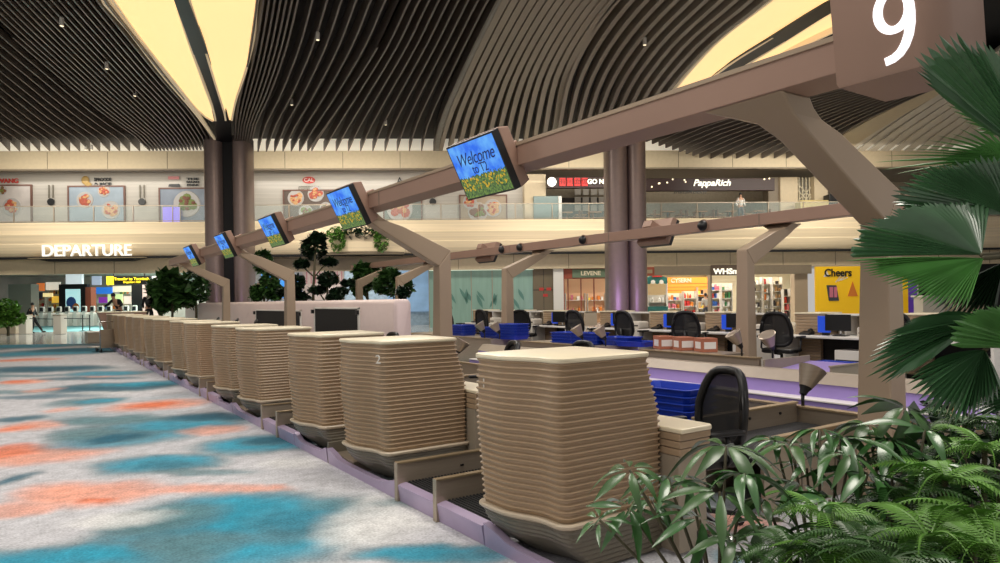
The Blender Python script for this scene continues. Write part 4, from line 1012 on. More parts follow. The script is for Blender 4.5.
def panel(name,label,cat,x0,x1,y0,y1,n,m,depth=.08,kind=None,frame=None,tofloor=False):
    a0,z0=atw(x0,y1,n); a1,z1=atw(x1,y0,n)
    if tofloor: z0=0
    t=wthing(name,label,cat,(a0+a1)/2,n,z0); w=(a1-a0)/2; hh=z1-z0
    MB().box(-w,w,0,depth,0,hh).build('panel',m,t)
    if frame: MB().box(-w-.06,-w,-.04,depth,0,hh+.06).box(w,w+.06,-.04,depth,0,hh+.06).box(-w,w,-.04,depth,hh,hh+.06).build('frame',frame,t)
    return t,w,hh
def swall(x0,x1,n,m,y0=None,z1=4.1,z0=0,th_=.1):
    a0,_=atw(x0,300,n); a1,_=atw(x1,300,n)
    o=MB().box(a0,a1,n,n+th_,z0,z1).build('wall_shop',m); wobj(o); struct(o); return o
def jamb(x,n0,n1,m,wpx=1.,z1=4.1):
    a0,_=atw(x,300,n0); o=MB().box(a0,a0+wpx*(W0+n0)/f,n0,n1,0,z1).build('wall_jamb',m); wobj(o); struct(o)
tealg=mat('teal_glass_wall',(140,172,158),.25,var=.08,vscale=1.5,stretch=(3,1,.3))
ter=mat('terracotta',(150,76,54),.5,var=.06); warmw=mat('warm_wall',(224,178,140),.6)
# green glass wall with etched leaves
t,w,hh=panel('glass_wall','pale green glass wall with leaf shapes behind the farthest desks','wall panel',430,534,268,340,.9,tealg,.1,tofloor=True)
MB().box(-w,w,-.05,.1,hh-.1,hh).build('top_light',cm('glass_top_glow',(236,246,226),.5),t)
for k in range(6): x=-w+2*w*k/5; MB().box(x-.02,x+.02,-.02,0,0,hh).build('mullion',M['panel'],t)
etch=mat('etched_teal',(90,134,122),.3)
random.seed(8)
for k in range(16):
    x=random.uniform(-w+.3,w-.3); L=random.uniform(.4,1.1); a=random.uniform(-.7,.7); z=random.uniform(.9,1.5)
    P=[(x+math.sin(a)*L*u+math.cos(a)*.12*math.sin(PI*u)*sg_,-.012,z+math.cos(a)*L*u) for sg_ in (1,-1) for u in ([i/6 for i in range(7)] if sg_==1 else [1-i/6 for i in range(1,6)])]
    MB().add(P,[tuple(range(len(P)))]).build('etched_leaf',etch,t)
t,w,hh=panel('service_door','brown double service door with small red notice','door',534,554,268,340,.85,mat('door_taupe',(112,100,78),.5),.08,tofloor=True)
MB().box(.0,.02,-.01,.0,0,hh).box(-w,w,-.01,0,hh*.62,hh*.63).build('door_gap',M['dark'],t)
for k,(x,z) in enumerate(((-.12,2.1),(.3,2.1),(.1,1.75))): MB().box(x-.13,x+.13,-.03,0,z-.08,z+.08).build('red_notice',wt,t)
swall(554,564,.7,M['white'],th_=.3)
# terracotta shop
swall(560,612,7,warmw); jamb(562,.8,1.1,ter,3); 
t,w,hh=panel('shop_fascia','terracotta shop fascia with a green pill sign, left of the thick column','sign',560,612,268,279,.8,ter,.2)
pill=mat('pill_green',(106,124,100),.5)
a=atw(591,273,.7)
q=MB().box(-1.05,1.05,-.04,0,-.24,.24).build('pill_board',pill,t,bev=.1,seg=4); q.location=(a[0]-(atw(560,273,.8)[0]+atw(612,273,.8)[0])/2,-.03,hh*.5)
text_mesh('LEVENE',.34,.02,'lettering',M['cream'],t,(q.location.x,-.1,hh*.5),(PI/2,0,0),bold=.008)
for k in range(3): jamb(568+ k*13,1.2+k*.4,1.3+k*.4,ter,1.,3.1)
shelves(566,586,(300,312,323),4.5,'inside the terracotta shop, left',['orange','tan','white','pink'],.8,m=warmw,seed=3)
shelves(588,606,(300,312,323),5.,'inside the terracotta shop, right',['white','tan','orange','yellow'],.8,m=warmw,seed=4)
for k,px in enumerate((572,580,590)):
    a,_=atw(px,300,3); t=wthing('hanging_lamp',f'white glowing hanging lamp in the terracotta shop, {["left","middle","right"][k]} of three','lamp',a,3.,3.1,'hanging lamps in the terracotta shop')
    MB().lathe([(.05,.1),(.16,.0),(.2,-.18),(.19,-.18)],14).build('shade',lampm,t); MB().tube([(0,0,.1),(0,0,.9)],.01).build('cord',M['black'],t)
# kiosk with teal roof and terracotta sign
t,w,hh=panel('square_sign','small terracotta square sign on the lintel right of the thick column','sign',645,655,267,276,.5,ter,.1)
MB().box(-w*.5,w*.5,-.02,0,hh*.3,hh*.7).build('mark',M['brass'],t)
tk=mat('teal_roof',(40,104,98),.5)
a0,_=atw(647,300,2.5); a1,_=atw(668,300,2.5); kz=atw(657,282,2.5)[1]
t=wthing('sweet_kiosk','teal kiosk with scalloped roof and red crest beside the thick column','kiosk',(a0+a1)/2,2.5,0); w=(a1-a0)/2
MB().prism([(-w,kz),(w,kz),(w,kz+.25),(w*.5,kz+.35),(0,kz+.55),(-w*.5,kz+.35),(-w,kz+.25)],0,.6,'y').build('roof',tk,t)
for k in range(5): MB().lathe([(w*.2,0),(w*.2,.05)],12).xf(Matrix.Translation((-w+w*.4*(k+.5),-.01,kz))@Matrix.Rotation(PI/2,4,'X')).build('scallop',M['white'] if k%2 else tk,t)
MB().prism([(-w*.5,kz+.3),(w*.5,kz+.3),(0,kz+.6)],-.05,0,'y').build('red_crest',GM['red'],t)
MB().box(-w,w,0,.6,0,1.0).build('counter',tk,t)
for x in (-w,w-.08): MB().box(x,x+.08,0,.08,1.0,kz).build('post',M['white'],t)
shelves(649,667,(302,313),3.1,'inside the teal kiosk',['white','pink','orange','blue'],.9,m=M['offw'],seed=6)
# bookshop
swall(645,712,9,cm('shop_back_warm',(236,210,160))); swall(712,800,8,cm('shop_back_cream',(244,232,200)))
og=mat('orange_sign_wall',(240,150,50),.6,emit=.25)
t,w,hh=panel('orange_sign_wall','glowing orange slatted wall with pale lettering over the shop shelves','sign',668,709,277,297,4.5,og,.15)
text_mesh('CYSERN',.36,.02,'lettering',M['cream'],t,(-w*.35,-.04,hh*.83),(PI/2,0,0),bold=.01)
for k in range(4): MB().box(-w,w,-.02,0,hh*.15+hh*.17*k,hh*.15+hh*.17*k+.03).build('slat_line',mat('orange_dark',(200,110,40),.6),t)
o=MB().box(atw(655,300,.5)[0],atw(812,300,.5)[0],.46,.6,2.78,3.3).build('wall_fascia',tau); wobj(o); struct(o)
o=MB().box(atw(711.5,300,.45)[0],atw(750,300,.45)[0],.40,.47,2.74,3.34).build('wall_sign_board',mat('sign_brown',(92,76,62),.5)); wobj(o); struct(o)
wtext(731,271.5,'WHSmith',5.6,mat('sign_white2',(250,246,230),.4,emit=.8),'white WHSmith lettering over the bookshop, cut by the taupe post',n=.36,wpx=36,bold=.012)
shelves(668,682,(300,308,316),3.6,'under the orange wall, left end',['orange','pink','blue','tan'],.9,seed=11)
shelves(684,697,(298,306,314,322),3.2,'under the orange wall, holding red packages',['red','red','yellow','orange'],.95,seed=12)
shelves(698,712,(294,301,308,315,322),4.2,'between the orange wall and the bookshop',['white','dark','tan','yellow'],.9,seed=13)
shelves(712,722,(290,298,306,314),3.,'at the left end of the bookshop',['pink','white','blue','red'],.95,seed=14)
shelves(722,733,(290,298,306,314,322),2.6,'in the bookshop just left of the taupe post',['green','green','white','tan'],.95,seed=15)
shelves(752,763,(284,291,299,307,315),2.6,'in the bright shop just right of the taupe post',['dark','dark','white'],.8,seed=16)
shelves(764,772,(284,292,300,308,316),2.9,'in the bright shop with orange labels',['orange','red','white'],.9,seed=17)
shelves(773,783,(284,291,298,306,314),2.6,'in the bright shop next to the brown pillar',['dark','white','tan'],.8,seed=18)
shelves(784,791,(296,303,310,317),2.2,'dark rack in the bright shop near the yellow front',['dark','red','pink'],.8,m=M['black'],seed=19)
for x,wp in ((645,3),(711,1.5),(795,14)): jamb(x,.7,1.2,tau if wp<5 else mat('shop_pillar',(170,150,124),.5),wp)
o=MB().box(atw(745,300,.6)[0],atw(812,300,.6)[0],.58,.8,2.9,3.3).build('wall_frame',M['bowl']); wobj(o); struct(o)
# yellow convenience store front
yl=mat('store_yellow',(248,196,24),.5,emit=.12)
t,w,hh=panel('convenience_store_front','bright yellow convenience store hoarding with black Cheers lettering','sign',817,862,266,345,.5,yl,.15,tofloor=True)
zt=atw(840,273,.5)[1]; cx0=(atw(817,300,.5)[0]+atw(862,300,.5)[0])/2
def PXx(px): return atw(px,300,.5)[0]-cx0
tm=text_mesh('Cheers',.62,.02,'lettering',M['black'],t,(PXx(838.5),-.03,zt),(PI/2,0,0),bold=.012); tm.scale=(29*38/690/max(.1,mwidth(tm)),1,1)
MB().add([(PXx(824),-.02,atw(0,287,.5)[1]-.0),(PXx(830),-.02,atw(0,287,.5)[1]),(PXx(827),-.02,atw(0,280,.5)[1])],[(0,1,2)]).build('white_triangle',M['white'],t,double=True)
for k in range(3): MB().bar([(PXx(836+k*2.5),-.02,atw(0,293-k,.5)[1]),(PXx(843+k*2.5),-.02,atw(0,284-k*-2,.5)[1])],.05,.01,(0,1,0)).build('white_slogan',M['white'],t)
MB().hexa([(PXx(829),-.05,1.2),(PXx(839),-.05,1.2),(PXx(839),0,1.2),(PXx(829),0,1.2),(PXx(827),-.05,2.1),(PXx(836.5),-.05,2.1),(PXx(836.5),0,2.1),(PXx(827),0,2.1)]).build('dark_poster',M['cloth2'],t)
MB().box(PXx(829.5),PXx(833),-.07,-.05,1.4,2.0).box(PXx(834),PXx(837),-.07,-.05,1.4,2.0).build('poster_picture',GM['pink'],t)
MB().prism([(PXx(848),1.45),(PXx(858),1.45),(PXx(853),2.3)],-.03,0,'y').build('orange_figure',GM['orange'],t)
panel('yellow_pillar','narrow yellow pillar right of the nearest big post','pillar',901,908,266,345,.5,yl,.3,tofloor=True)
panel('purple_screen','tall dark blue and purple lit screen beside the yellow pillar','screen',908.5,917,268,345,.6,mat('purple_lit',(82,50,140),.4,emit=.4),.1,frame=M['white'],tofloor=True)
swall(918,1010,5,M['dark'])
t,w,hh=panel('kiosk_cabinet','white kiosk cabinet seen between the palm leaves','cabinet',924,945,296,345,-1.,M['offw'],.8,tofloor=True)
MB().box(-w-.1,w+.1,-.1,.9,hh-.05,hh+.05).build('worktop',M['white'],t)
panel('beige_partition','beige partition behind the palm leaves at right','partition',945,985,288,345,-.5,beige,.3,tofloor=True)
# middle stretch, behind the booth
swall(253,345,6,cm('hall_back_pale',(214,206,202),.0,var=.15)); swall(345,430,5,cm('hall_back_blue',(150,172,190),.0,var=.2))
o=MB().box(atw(255,300,.6)[0],atw(430,300,.6)[0],.45,.7,3.3,4.0).build('wall_soffit',tau); wobj(o); struct(o)
scr=mat('sky_screen',(70,150,230),.4,emit=.8,var=.4,vscale=1.2)
panel('video_screen','bright blue video screen behind foliage, right of the double column','screen',262,284,266,298,5.85,scr,.1)
panel('video_screen','blue video screen low behind the small topiary trees','screen',286,300,276,298,5.85,scr,.1)
panel('video_screen','tall misty blue video screen beside the green post, above the booth end','screen',388,432,270,312,4.85,mat('mist_screen',(120,150,180),.4,emit=.5,var=.4,vscale=.8),.1)
t,w,hh=panel('facade_panel','white and pink patterned facade panel behind the topiary trees','panel',303,344,270,300,5.8,mat('patterned_white',(226,208,204),.5,var=.12,vscale=4),.1)
for k in range(9): MB().box(-w+.25+k*.27,-w+.29+k*.27,-.03,0,hh*.55,hh).build('pink_bar',GM['pink'],t)
# left: deep hall with gates
hb=mat('hall_back',(206,198,188),.6,var=.3,vscale=.5)
o=MB().box(AL,atw(255,300,26)[0],26,26.2,0,4.2).build('wall_hall_back',hb); wobj(o); struct(o)
def far(name,label,cat,x0,x1,y0,y1,n,m,depth=.3,frame=None,tofloor=False): return panel(name,label,cat,x0,x1,y0,y1,n,m,depth,frame=frame,tofloor=tofloor)
far('clad_pillar','wide grey panelled pillar at the far left of the hall','pillar',9,31,284,325,16,mat('grey_clad',(136,128,116),.5),1.,tofloor=True)
t,w,hh=far('advert_screen','upright lit advertising screen in a black frame behind the gates','screen',66,81,289,312,20,mat('advert_glow',(170,214,214),.4,emit=.9,var=.5,vscale=.9),.3)
MB().box(-w-.5,-w,-.05,.4,-1.,hh+.4).box(w,w+.5,-.05,.4,-1,hh+.4).box(-w,w,-.05,.4,hh,hh+.4).build('frame',M['black'],t)
MB().ell(-.15,-.02,hh*.4,.4,.04,.5,10,6).build('blue_shape',GM['blue'],t); MB().ell(.2,-.03,hh*.2,.3,.04,.35,10,6).build('orange_shape',GM['orange'],t)
far('wood_pillar','brown wooden pillar right of the advertising screen','pillar',86,91,287,322,19,ter,.8,tofloor=True)
far('blue_shop_sign','glowing blue shop sign above the far hall shops','sign',95,112,287,294,21,cm('glow_blue',(40,110,200),.7),.2)
far('purple_shop_sign','small purple lit board in the far hall','sign',99,107,297,303,21,cm('glow_purple',(130,50,160),.5),.2)
far('green_shop_board','pale green lit board in the far hall','sign',108,122,294,303,21,cm('glow_green',(200,226,160),.6),.2)
far('yellow_shop_board','cream lit board above shelves at the far left','sign',36,52,293,297,21,cm('glow_cream',(250,226,160),.8),.2)
far('white_led_board','white lit ceiling board in the far hall','sign',66,82,273,284,18,cm('glow_white2',(220,226,230),.6),.3)
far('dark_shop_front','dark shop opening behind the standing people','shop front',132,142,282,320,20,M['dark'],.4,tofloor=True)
far('pink_shop_panel','pinkish lit shop panel right of the dark opening','shop front',143,158,284,318,20,cm('glow_pinkish',(220,190,180),.4),.3,tofloor=True)
shelves(35,45,(300,307,314),23,'in the far left hall shop',['red','dark','tan','white'],1.,seed=21)
shelves(48,62,(294,301,308,315),23.5,'in the far hall shop left of the advertising screen',['yellow','orange','white','dark'],1.,seed=22)
shelves(92,110,(303,309,315),23,'in the far hall shop below the blue sign',['white','blue','pink','green'],1.,seed=23)
shelves(112,131,(294,301,309,316),23.5,'in the far hall shop behind the bending person',['yellow','white','green','orange'],1.,seed=24)
t,w,hh=far('wayfinding_sign','black hanging wayfinding sign with yellow square and lettering','sign',107,151,276,285,6,M['black'],.2)
ygl=cm('sign_yellow_glow',(250,220,40),.9)
MB().box(-w+.0,-w+.42,-.03,0,0,hh).build('yellow_square',ygl,t); 
text_mesh('Transfer to Terminals',.24,.01,'lettering',ygl,t,(.2,-.04,hh*.68),(PI/2,0,0),bold=.006); text_mesh('Departure Hall',.17,.01,'lettering',ygl,t,(.2,-.04,hh*.3),(PI/2,0,0),bold=.006)
for x in (-w+.4,w-.4): MB().box(x-.03,x+.03,.05,.1,hh,hh+.7).build('hanger',M['black'],t)
for k in range(7):
    a,_=atw(8+k*19,278,8+k%3*3); t=wthing('ceiling_light_strip',f'white linear ceiling light of the lower hall, {["far left","second from left","third from left","fourth from left","fifth from left","sixth from left","rightmost"][k]}','ceiling light',a,8+k%3*3,4.03,'linear ceiling lights of the lower hall')
    MB().box(-1.6,1.6,-.12,.12,0,.07).build('housing',M['offw'],t); MB().box(-1.55,1.55,-.09,.09,-.01,0).build('diffuser',cm('strip_glow',(255,250,240),2.5),t)
for k,(x0,x1,y0,y1,col,lab) in enumerate([(37,44,283,291,(220,120,60),'orange lit shop panel at the far left of the hall'),(46,60,282,290,(236,226,210),'white lit shop board above the far left shelves'),(52,60,296,303,(240,190,70),'amber lit shop panel left of the advertising screen'),(92,101,276,285,(180,190,210),'pale blue lit board left of the wayfinding sign'),(113,131,286,292,(230,220,190),'cream lit board under the wayfinding sign'),(124,132,296,304,(236,214,200),'pale lit panel beside the dark shop opening'),(143,160,276,283,(226,226,220),'white lit board right of the wayfinding sign'),(33,42,292,299,(60,60,70),'dark shop panel at the far left of the hall'),(150,168,288,296,(250,236,210),'warm lit shop board behind the large-leafed tree')]):
    far('lit_shop_board',lab,'sign',x0,x1,y0,y1,22-.3*k,cm('board_%d'%k,col,.55 if max(col)>100 else 0),.15)
# automated gates
g=wthing('automated_gate','x','gate',0,0,0,'automated gates across the hall')
MB().rings([[(x*k_,y,z) for x,y in ((-.14,-.5),(.14,-.5),(.14,.5),(-.14,.5))] for z,k_ in ((0,1),(.9,1),(1.02,.8))]).build('pedestal',M['white'],g,bev=.03)
MB().rings([[(x,y,z) for x,y in ((-.17,-.45),(.17,-.45),(.17,-.2),(-.17,-.2))] for z in (1.05,1.5)]).build('arch_head',M['white'],g,bev=.08)
MB().box(-.12,.12,-.46,-.44,1.12,1.42).build('dark_display',M['black'],g)
MB().box(.14,.55,-.02,.02,.25,1.05).build('glass_flap',glass,g)
for k in range(17):
    px=20+k*8.1; p=at(px,325.5-.006*px,Z=0); p=Vector((p.x,p.y,0)); n_=p.x*N[0]+p.y*N[1]
    a_=p.x*Dv[0]+p.y*Dv[1]; sc_=min(n_,58)/n_; loc=W(a_*sc_,min(n_,58)-W0-2,0)
    lab=f'white automated gate with dark display, {["leftmost","second","third","fourth","fifth","sixth","seventh","eighth","ninth","tenth","eleventh","twelfth","thirteenth","fourteenth","fifteenth","sixteenth","rightmost"][k]} from the left in the row'
    if k==0: g.location=loc; g['label']=lab
    else: dup(g,loc,label=lab)
for k,(px0,px1,lab) in enumerate(((22,30,'pale boxy barrier pedestal beside the walking person'),(57,64,'pale boxy barrier pedestal in front of the gates'))):
    p=at((px0+px1)/2,334,Z=0); q=thing('barrier_pedestal',lab,'pedestal',p,WROT,'barrier pedestals'); MB().box(-.2,.2,-.3,.3,0,1.0).build('body',M['offw'],q,bev=.02); MB().box(-.22,.22,-.32,.32,1.,1.05).build('cap',M['steel'],q,bev=.01)
    MB().tube([(.22,0,.85),(1.6,0,.8)],.02).build('belt_rail',M['black'],q)
for k,px in enumerate((83,90)):
    p=at(px,331,Z=0); q=thing('queue_post',f'thin dark queue post before the gates, {["left","right"][k]} of two','post',p); MB().lathe([(.16,0),(.16,.02),(.03,.04),(.03,.95),(.04,.97)],12).build('pole',M['black'],q)
# ================================================================ people
def skinned(name,chains,m,parent,sub=1):
    vs=[];es=[];rd=[];idx={}
    for ch_ in chains:
        prev=None
        for p,rr in ch_:
            key=tuple(round(x,3) for x in p)
            if key not in idx: idx[key]=len(vs); vs.append(p); rd.append(rr)
            i=idx[key]
            if prev is not None and prev!=i: es.append((prev,i))
            prev=i
    me=bpy.data.meshes.new(name); me.from_pydata(vs,es,[]); o=bpy.data.objects.new(name,me); C.objects.link(o)
    mo=o.modifiers.new('skin','SKIN'); 
    for i,v in enumerate(me.skin_vertices[0].data if me.skin_vertices else []): v.radius=(rd[i],rd[i])
    if not me.skin_vertices:
        bpy.context.view_layer.objects.active=o
    mo.use_smooth_shade=True
    for i,v in enumerate(me.skin_vertices[0].data): v.radius=(rd[i] if not isinstance(rd[i],tuple) else rd[i][0], rd[i] if not isinstance(rd[i],tuple) else rd[i][1]); v.use_root=(i==0)
    sb=o.modifiers.new('sub','SUBSURF'); sb.levels=sub; sb.render_levels=sub
    bpy.context.view_layer.update()
    dg=bpy.context.evaluated_depsgraph_get(); m2=bpy.data.meshes.new_from_object(o.evaluated_get(dg)); o.modifiers.clear(); o.data=m2
    m2.materials.clear(); m2.materials.append(m)
    for p in m2.polygons: p.use_smooth=True
    if parent: o.parent=parent
    return o
def person(label,loc,rz,pose,top,bottom,bag=False):
    t=thing('person',label,'person',loc,rz,None)
    hip=pose['hip']; ch_=pose['chest']; hd=pose['head']; nk=tuple((ch_[i]*.35+hd[i]*.65) for i in range(3))
    H=Vector(hip);Cq=Vector(ch_)
    def arm(sd,el,ha): s_=(ch_[0],ch_[1]+sd*.17,ch_[2]+.04); return [(ch_,.12),(s_,.06),(el,.045),(ha,.032)]
    def leg(sd,kn,an): s_=(hip[0],hip[1]+sd*.09,hip[2]-.03); return [(hip,.13),(s_,.09),(kn,.06),(an,.04)]
    A=[arm(1,pose['el'],pose['hl']),arm(-1,pose['er'],pose['hr'])]; L=[leg(1,pose['kl'],pose['al']),leg(-1,pose['kr'],pose['ar'])]
    neck=[(ch_,.12),((nk[0],nk[1],nk[2]-.05),.05),(hd,.085),((hd[0]+.0,hd[1],hd[2]+.09),.075)]
    body=skinned('body',[[(hip,.12),(tuple((H*.5+Cq*.5)),.11),(ch_,.12)],neck]+[[ (p,rr*.85) if 0<i else (p,rr) for i,(p,rr) in enumerate(a)] for a in A+L],M['skin'],t)
    skinned('top',[[(hip,.135),(tuple((H*.5+Cq*.5)),.128),(ch_,.135)]]+[[a[0][:1]+(.135,)]+[(p,rr+.014) for p,rr in a[1:3]]+[(tuple(Vector(a[2][0]).lerp(Vector(a[3][0]),.8)),.05)] for a in A],top,t)
    skinned('trousers',[[(hip,.14),((hip[0],hip[1],hip[2]+.08),.13)]]+[[(hip,.14)]+[(p,rr+.016) for p,rr in l[1:]] for l in L],bottom,t)
    MB().ell(hd[0]-.015,hd[1],hd[2]+.065,.10,.088,.105,14,8).build('hair',M['hair'],t,smooth=True)
    MB().ell(hd[0]+.092,hd[1],hd[2]+.01,.018,.014,.022,8,5).build('nose',M['skin'],t,smooth=True)
    for l in L:
        an=l[-1][0]; MB().ell(an[0]+.06,an[1],an[2]-.035,.14,.05,.05,10,6).build('shoe',M['black'],t,smooth=True)
    if bag: MB().ell(ch_[0]-.2,ch_[1],ch_[2]-.12,.11,.15,.22,12,8).build('backpack',M['black'],t,smooth=True)
    return t
# x forward, y to the left
walk=dict(hip=(0,0,.92),chest=(-.02,0,1.34),head=(.02,0,1.58),el=(.02,.24,1.12),hl=(.20,.2,.98),er=(-.12,-.24,1.1),hr=(-.02,-.26,.9),kl=(.22,.1,.52),al=(.50,.1,.13),kr=(.12,-.1,.5),ar=(.0,-.1,.09))
bend=dict(hip=(-.1,0,.92),chest=(.12,0,1.28),head=(.30,0,1.48),el=(.22,.36,1.10),hl=(.45,.34,1.1),er=(.22,-.36,1.10),hr=(.45,-.34,1.1),kl=(-.04,.1,.5),al=(-.1,.1,.09),kr=(-.04,-.1,.5),ar=(-.1,-.1,.09))
stand=dict(hip=(0,0,.93),chest=(0,0,1.36),head=(.03,0,1.61),el=(-.02,.24,1.12),hl=(.14,.2,.96),er=(-.02,-.24,1.12),hr=(.14,-.2,.96),kl=(.02,.1,.5),al=(0,.1,.09),kr=(.02,-.1,.5),ar=(0,-.12,.09))
p=at(33,333.5,Z=0); person('person in black striding with legs stretched, beside the far left pedestal',(p.x,p.y,0),WROT-.1,walk,M['cloth'],M['cloth'])
p=at(118,296,Z=1.72); 
d=ray(118,300); q=at(118,300,D=30); person('person in black bending over behind the far counters with arms apart',(q.x,q.y,.42),WROT-PI/2-.2,bend,M['cloth'],M['cloth2'])
o=MB().box(q.x-1.2,q.x+4.2,q.y-1.,q.y+1.,0,.42).build('floor.005',M['panel']); struct(o)
q=at(149,300,D=30); person('person in black with a backpack standing behind the far counters',(q.x,q.y,.25 if False else .42),WROT+PI/2+.4,stand,M['cloth'],M['cloth'],True)
q=atw(706,300,1.8); person('person with black hair in pale top among the shop shelves',W(q[0],1.8,0),WROT+PI/2,stand,M['offw'],M['cloth2'])
q=atw(741,214,1.1); person('person in a white top standing behind the upper railing, right of the thick column',W(q[0],1.1,5.78),WROT-PI/2,stand,M['white'],M['cloth2'])
# ================================================================ background greenery
def leafcloud(cs,n,size,m,name,parent,seed=1,flat=.6):
    random.seed(seed); mb=MB()
    for (cx,cy,cz,rx,ry,rz_) in cs:
        for i in range(n):
            while True:
                v=Vector((random.uniform(-1,1),random.uniform(-1,1),random.uniform(-1,1)))
                if .2<v.length<1: break
            v=v.normalized()*v.length**.4
            p=Vector((cx+v.x*rx,cy+v.y*ry,cz+v.z*rz_)); a=Vector((random.uniform(-1,1),random.uniform(-1,1),random.uniform(-.6,.6))).normalized()
            b=a.cross(Vector((random.uniform(-.4,.4),random.uniform(-.4,.4),1))).normalized(); s1=size*random.uniform(.7,1.3)
            mb.add([p-a*s1,p-a*s1*.2+b*s1*.42,p+a*s1*.5+b*s1*.3,p+a*s1,p+a*s1*.5-b*s1*.3,p-a*s1*.2-b*s1*.42],[(0,1,2,3,4,5)])
    return mb.build(name,m,parent,double=True)
def tree(label,px,D,pads,trunk,m,n,size,group,seed,name='potted_tree',z0=0.):
    # pads: (px,py,rx_px,ry_px)
    base=at(px,300,D=D); t=thing(name,label,'tree',(base.x,base.y,z0),0,group); cs=[]
    for (ax,ay,rx,ry) in pads:
        p=at(ax,ay,D=D+random.uniform(-.4,.4)); k=D/f; cs.append((p.x-base.x,p.y-base.y,p.z-z0,rx*k,rx*k,ry*k))
    mb=MB(); top=max(cs,key=lambda q:q[2]); mb.tube([(0,0,0),(.02,0,top[2]*.5),(top[0]*.7,top[1]*.7,top[2])],[.07,.05,.03],8).build('trunk',M['stem'],t,smooth=True)
    for q in cs:
        if q is not top: MB().tube([(top[0]*.5,top[1]*.5,max(.3,q[2]-.5)),(q[0]*.6,q[1]*.6,q[2]-.2),(q[0],q[1],q[2])],.025,6).build('branch',M['stem'],t)
    leafcloud(cs,n,size,m,'foliage',t,seed); return t
tree('cloud-pruned topiary tree with a round dark crown before the patterned facade',313,24,[(314,248,13,12),(302,264,7,3.5),(329,262,8,3),(318,238,7,5)],1,M['leafd'],420,.13,'topiary trees behind the booth',31)
tree('lower cloud-pruned topiary tree with layered pads, left of the post arm',327,23,[(328,279,10,7),(318,290,9,3.5),(340,291,9,3),(348,283,6,2.5),(335,297,8,3)],1,M['leafd'],340,.12,'topiary trees behind the booth',32)
tree('dark topiary bush left of the topiary trees above the booth',296,24,[(296,282,9,7),(290,292,12,5),(300,297,10,4)],1,M['leafd'],320,.12,'topiary trees behind the booth',33)
tree('spiky green shrub above the booth right of the topiary trees',368,26,[(366,272,12,8),(376,280,12,8),(360,286,8,8)],1,M['leaf'],260,.25,'shrubs behind the booth',34)
tree('fresh green shrub between the two slim posts above the booth',398,24,[(388,285,14,10),(402,288,10,10),(390,275,9,6)],1,M['leaf'],300,.18,'shrubs behind the booth',35)
tree('leafy shrub before the blue screen beside the double column',264,28,[(263,262,9,12),(270,285,9,14),(257,293,6,8),(276,292,7,8)],1,M['leaf'],380,.16,'shrubs behind the booth',36)
tree('green shrub standing past the rounded booth end',401,16.5,[(401,308,4,9),(398,322,4,8),(403,292,6,5)],1,M['leafd'],260,.09,'shrubs behind the booth',37)
tree('large-leafed dark tree at the far end of the front row',172,30,[(170,282,11,12),(165,300,12,11),(180,292,12,14),(158,290,6,8)],1,M['leaf'],110,.42,'trees at the far end of the row',38)
tree('loose light tree beside the large-leafed dark tree, left of the booth',196,30.5,[(192,280,10,10),(202,290,8,12),(188,299,9,8)],1,M['leaf'],300,.16,'trees at the far end of the row',39)
for k,(px,py,D,pads,lab) in enumerate([(8,320,36,[(6,308,12,9),(14,318,10,6),(-4,314,10,10),(4,322,14,5)],'light green shrub in the planter at the far left edge')]):
    tree(lab,px,D,pads,1,M['leafb'],420,.16,None,41)
p=at(0,334,Z=0); q=thing('planter_box','low beige planter box at the far left edge','planter',(p.x,p.y,0),WROT); MB().box(-2.5,1.1,-.4,.5,0,.85).build('box',M['lip'],q,bev=.02); MB().box(-2.4,1.0,-.3,.4,.8,.87).build('soil',M['soil'],q)
# planter on the cream parapet
a0,z0=atw(322,258,-.9); a1,z1=atw(404,237,-.9)
q=wthing('balcony_planter','curved cream balcony planter box projecting from the parapet','planter',(a0+a1)/2,-.9,0); w=(a1-a0)/2
P_=[(-w,.8),(-w+.4,.2),(-w+1.4,-.05),(w-1.,-.05),(w,.8)]
MB().prism(P_,4.2,5.15).build('trough',wood,q,bev=.02); MB().prism([(x*.98,y+.03) for x,y in P_],4.08,4.2).build('underside',tau,q)
for k,(px,lab) in enumerate(((338,'green trailing plant at the left end of the balcony planter'),(352,'dark leafy plant in the balcony planter, second from the left'),(366,'dark leafy plant in the balcony planter, third from the left'),(382,'long trailing fern at the right end of the balcony planter'))):
    a,z=atw(px,236,-.9); t=wthing('trailing_plant',lab,'plant',a,-.85,5.1,'plants of the balcony planter')
    leafcloud([(0,0,.1,.6,.3,.35)]+([(0,-.22,-.35,.4,.1,.6)] if k in (0,3) else []),220,.12,M['leafb'] if k in (0,3) else M['leafd'],'foliage',t,50+k)
    MB().tube([(0,0,-.05),(0,0,.3)],.03,6).build('stem',M['stem'],t)
# ================================================================ foreground planting
def resamp3(P,m):
    L=[0]
    for i in range(1,len(P)): L.append(L[-1]+(P[i]-P[i-1]).length)
    out=[]
    for k in range(m):
        t=L[-1]*k/(m-1); i=max(j for j in range(len(L)-1) if L[j]<=t+1e-9); u=(t-L[i])/(L[i+1]-L[i]); out.append(P[i].lerp(P[i+1],u))
    return out
SOIL=.36
bed=thing('planter_bed','low stone planter bed holding the foreground palms and ferns','planter',(2.6,.55,0))
MB().box(-1.5,2.4,-1.5,1.0,0,.40).build('kerb_wall',M['lip'],bev=.02,parent=bed); MB().box(-1.44,2.34,-1.44,.94,.33,.405).build('soil',M['soil'],bed)
pb=at(1075,400,D=2.25); PBX=Vector((pb.x,pb.y,SOIL))
pl=thing('fan_palm','large fan palm with wide pleated leaves at the right edge','palm',PBX)
MB().tube([(0,0,0),(.02,.02,.5),(.0,.0,1.0),(.02,0,1.75)],[.05,.045,.04,.035],10).build('trunk',M['stem'],pl,smooth=True)
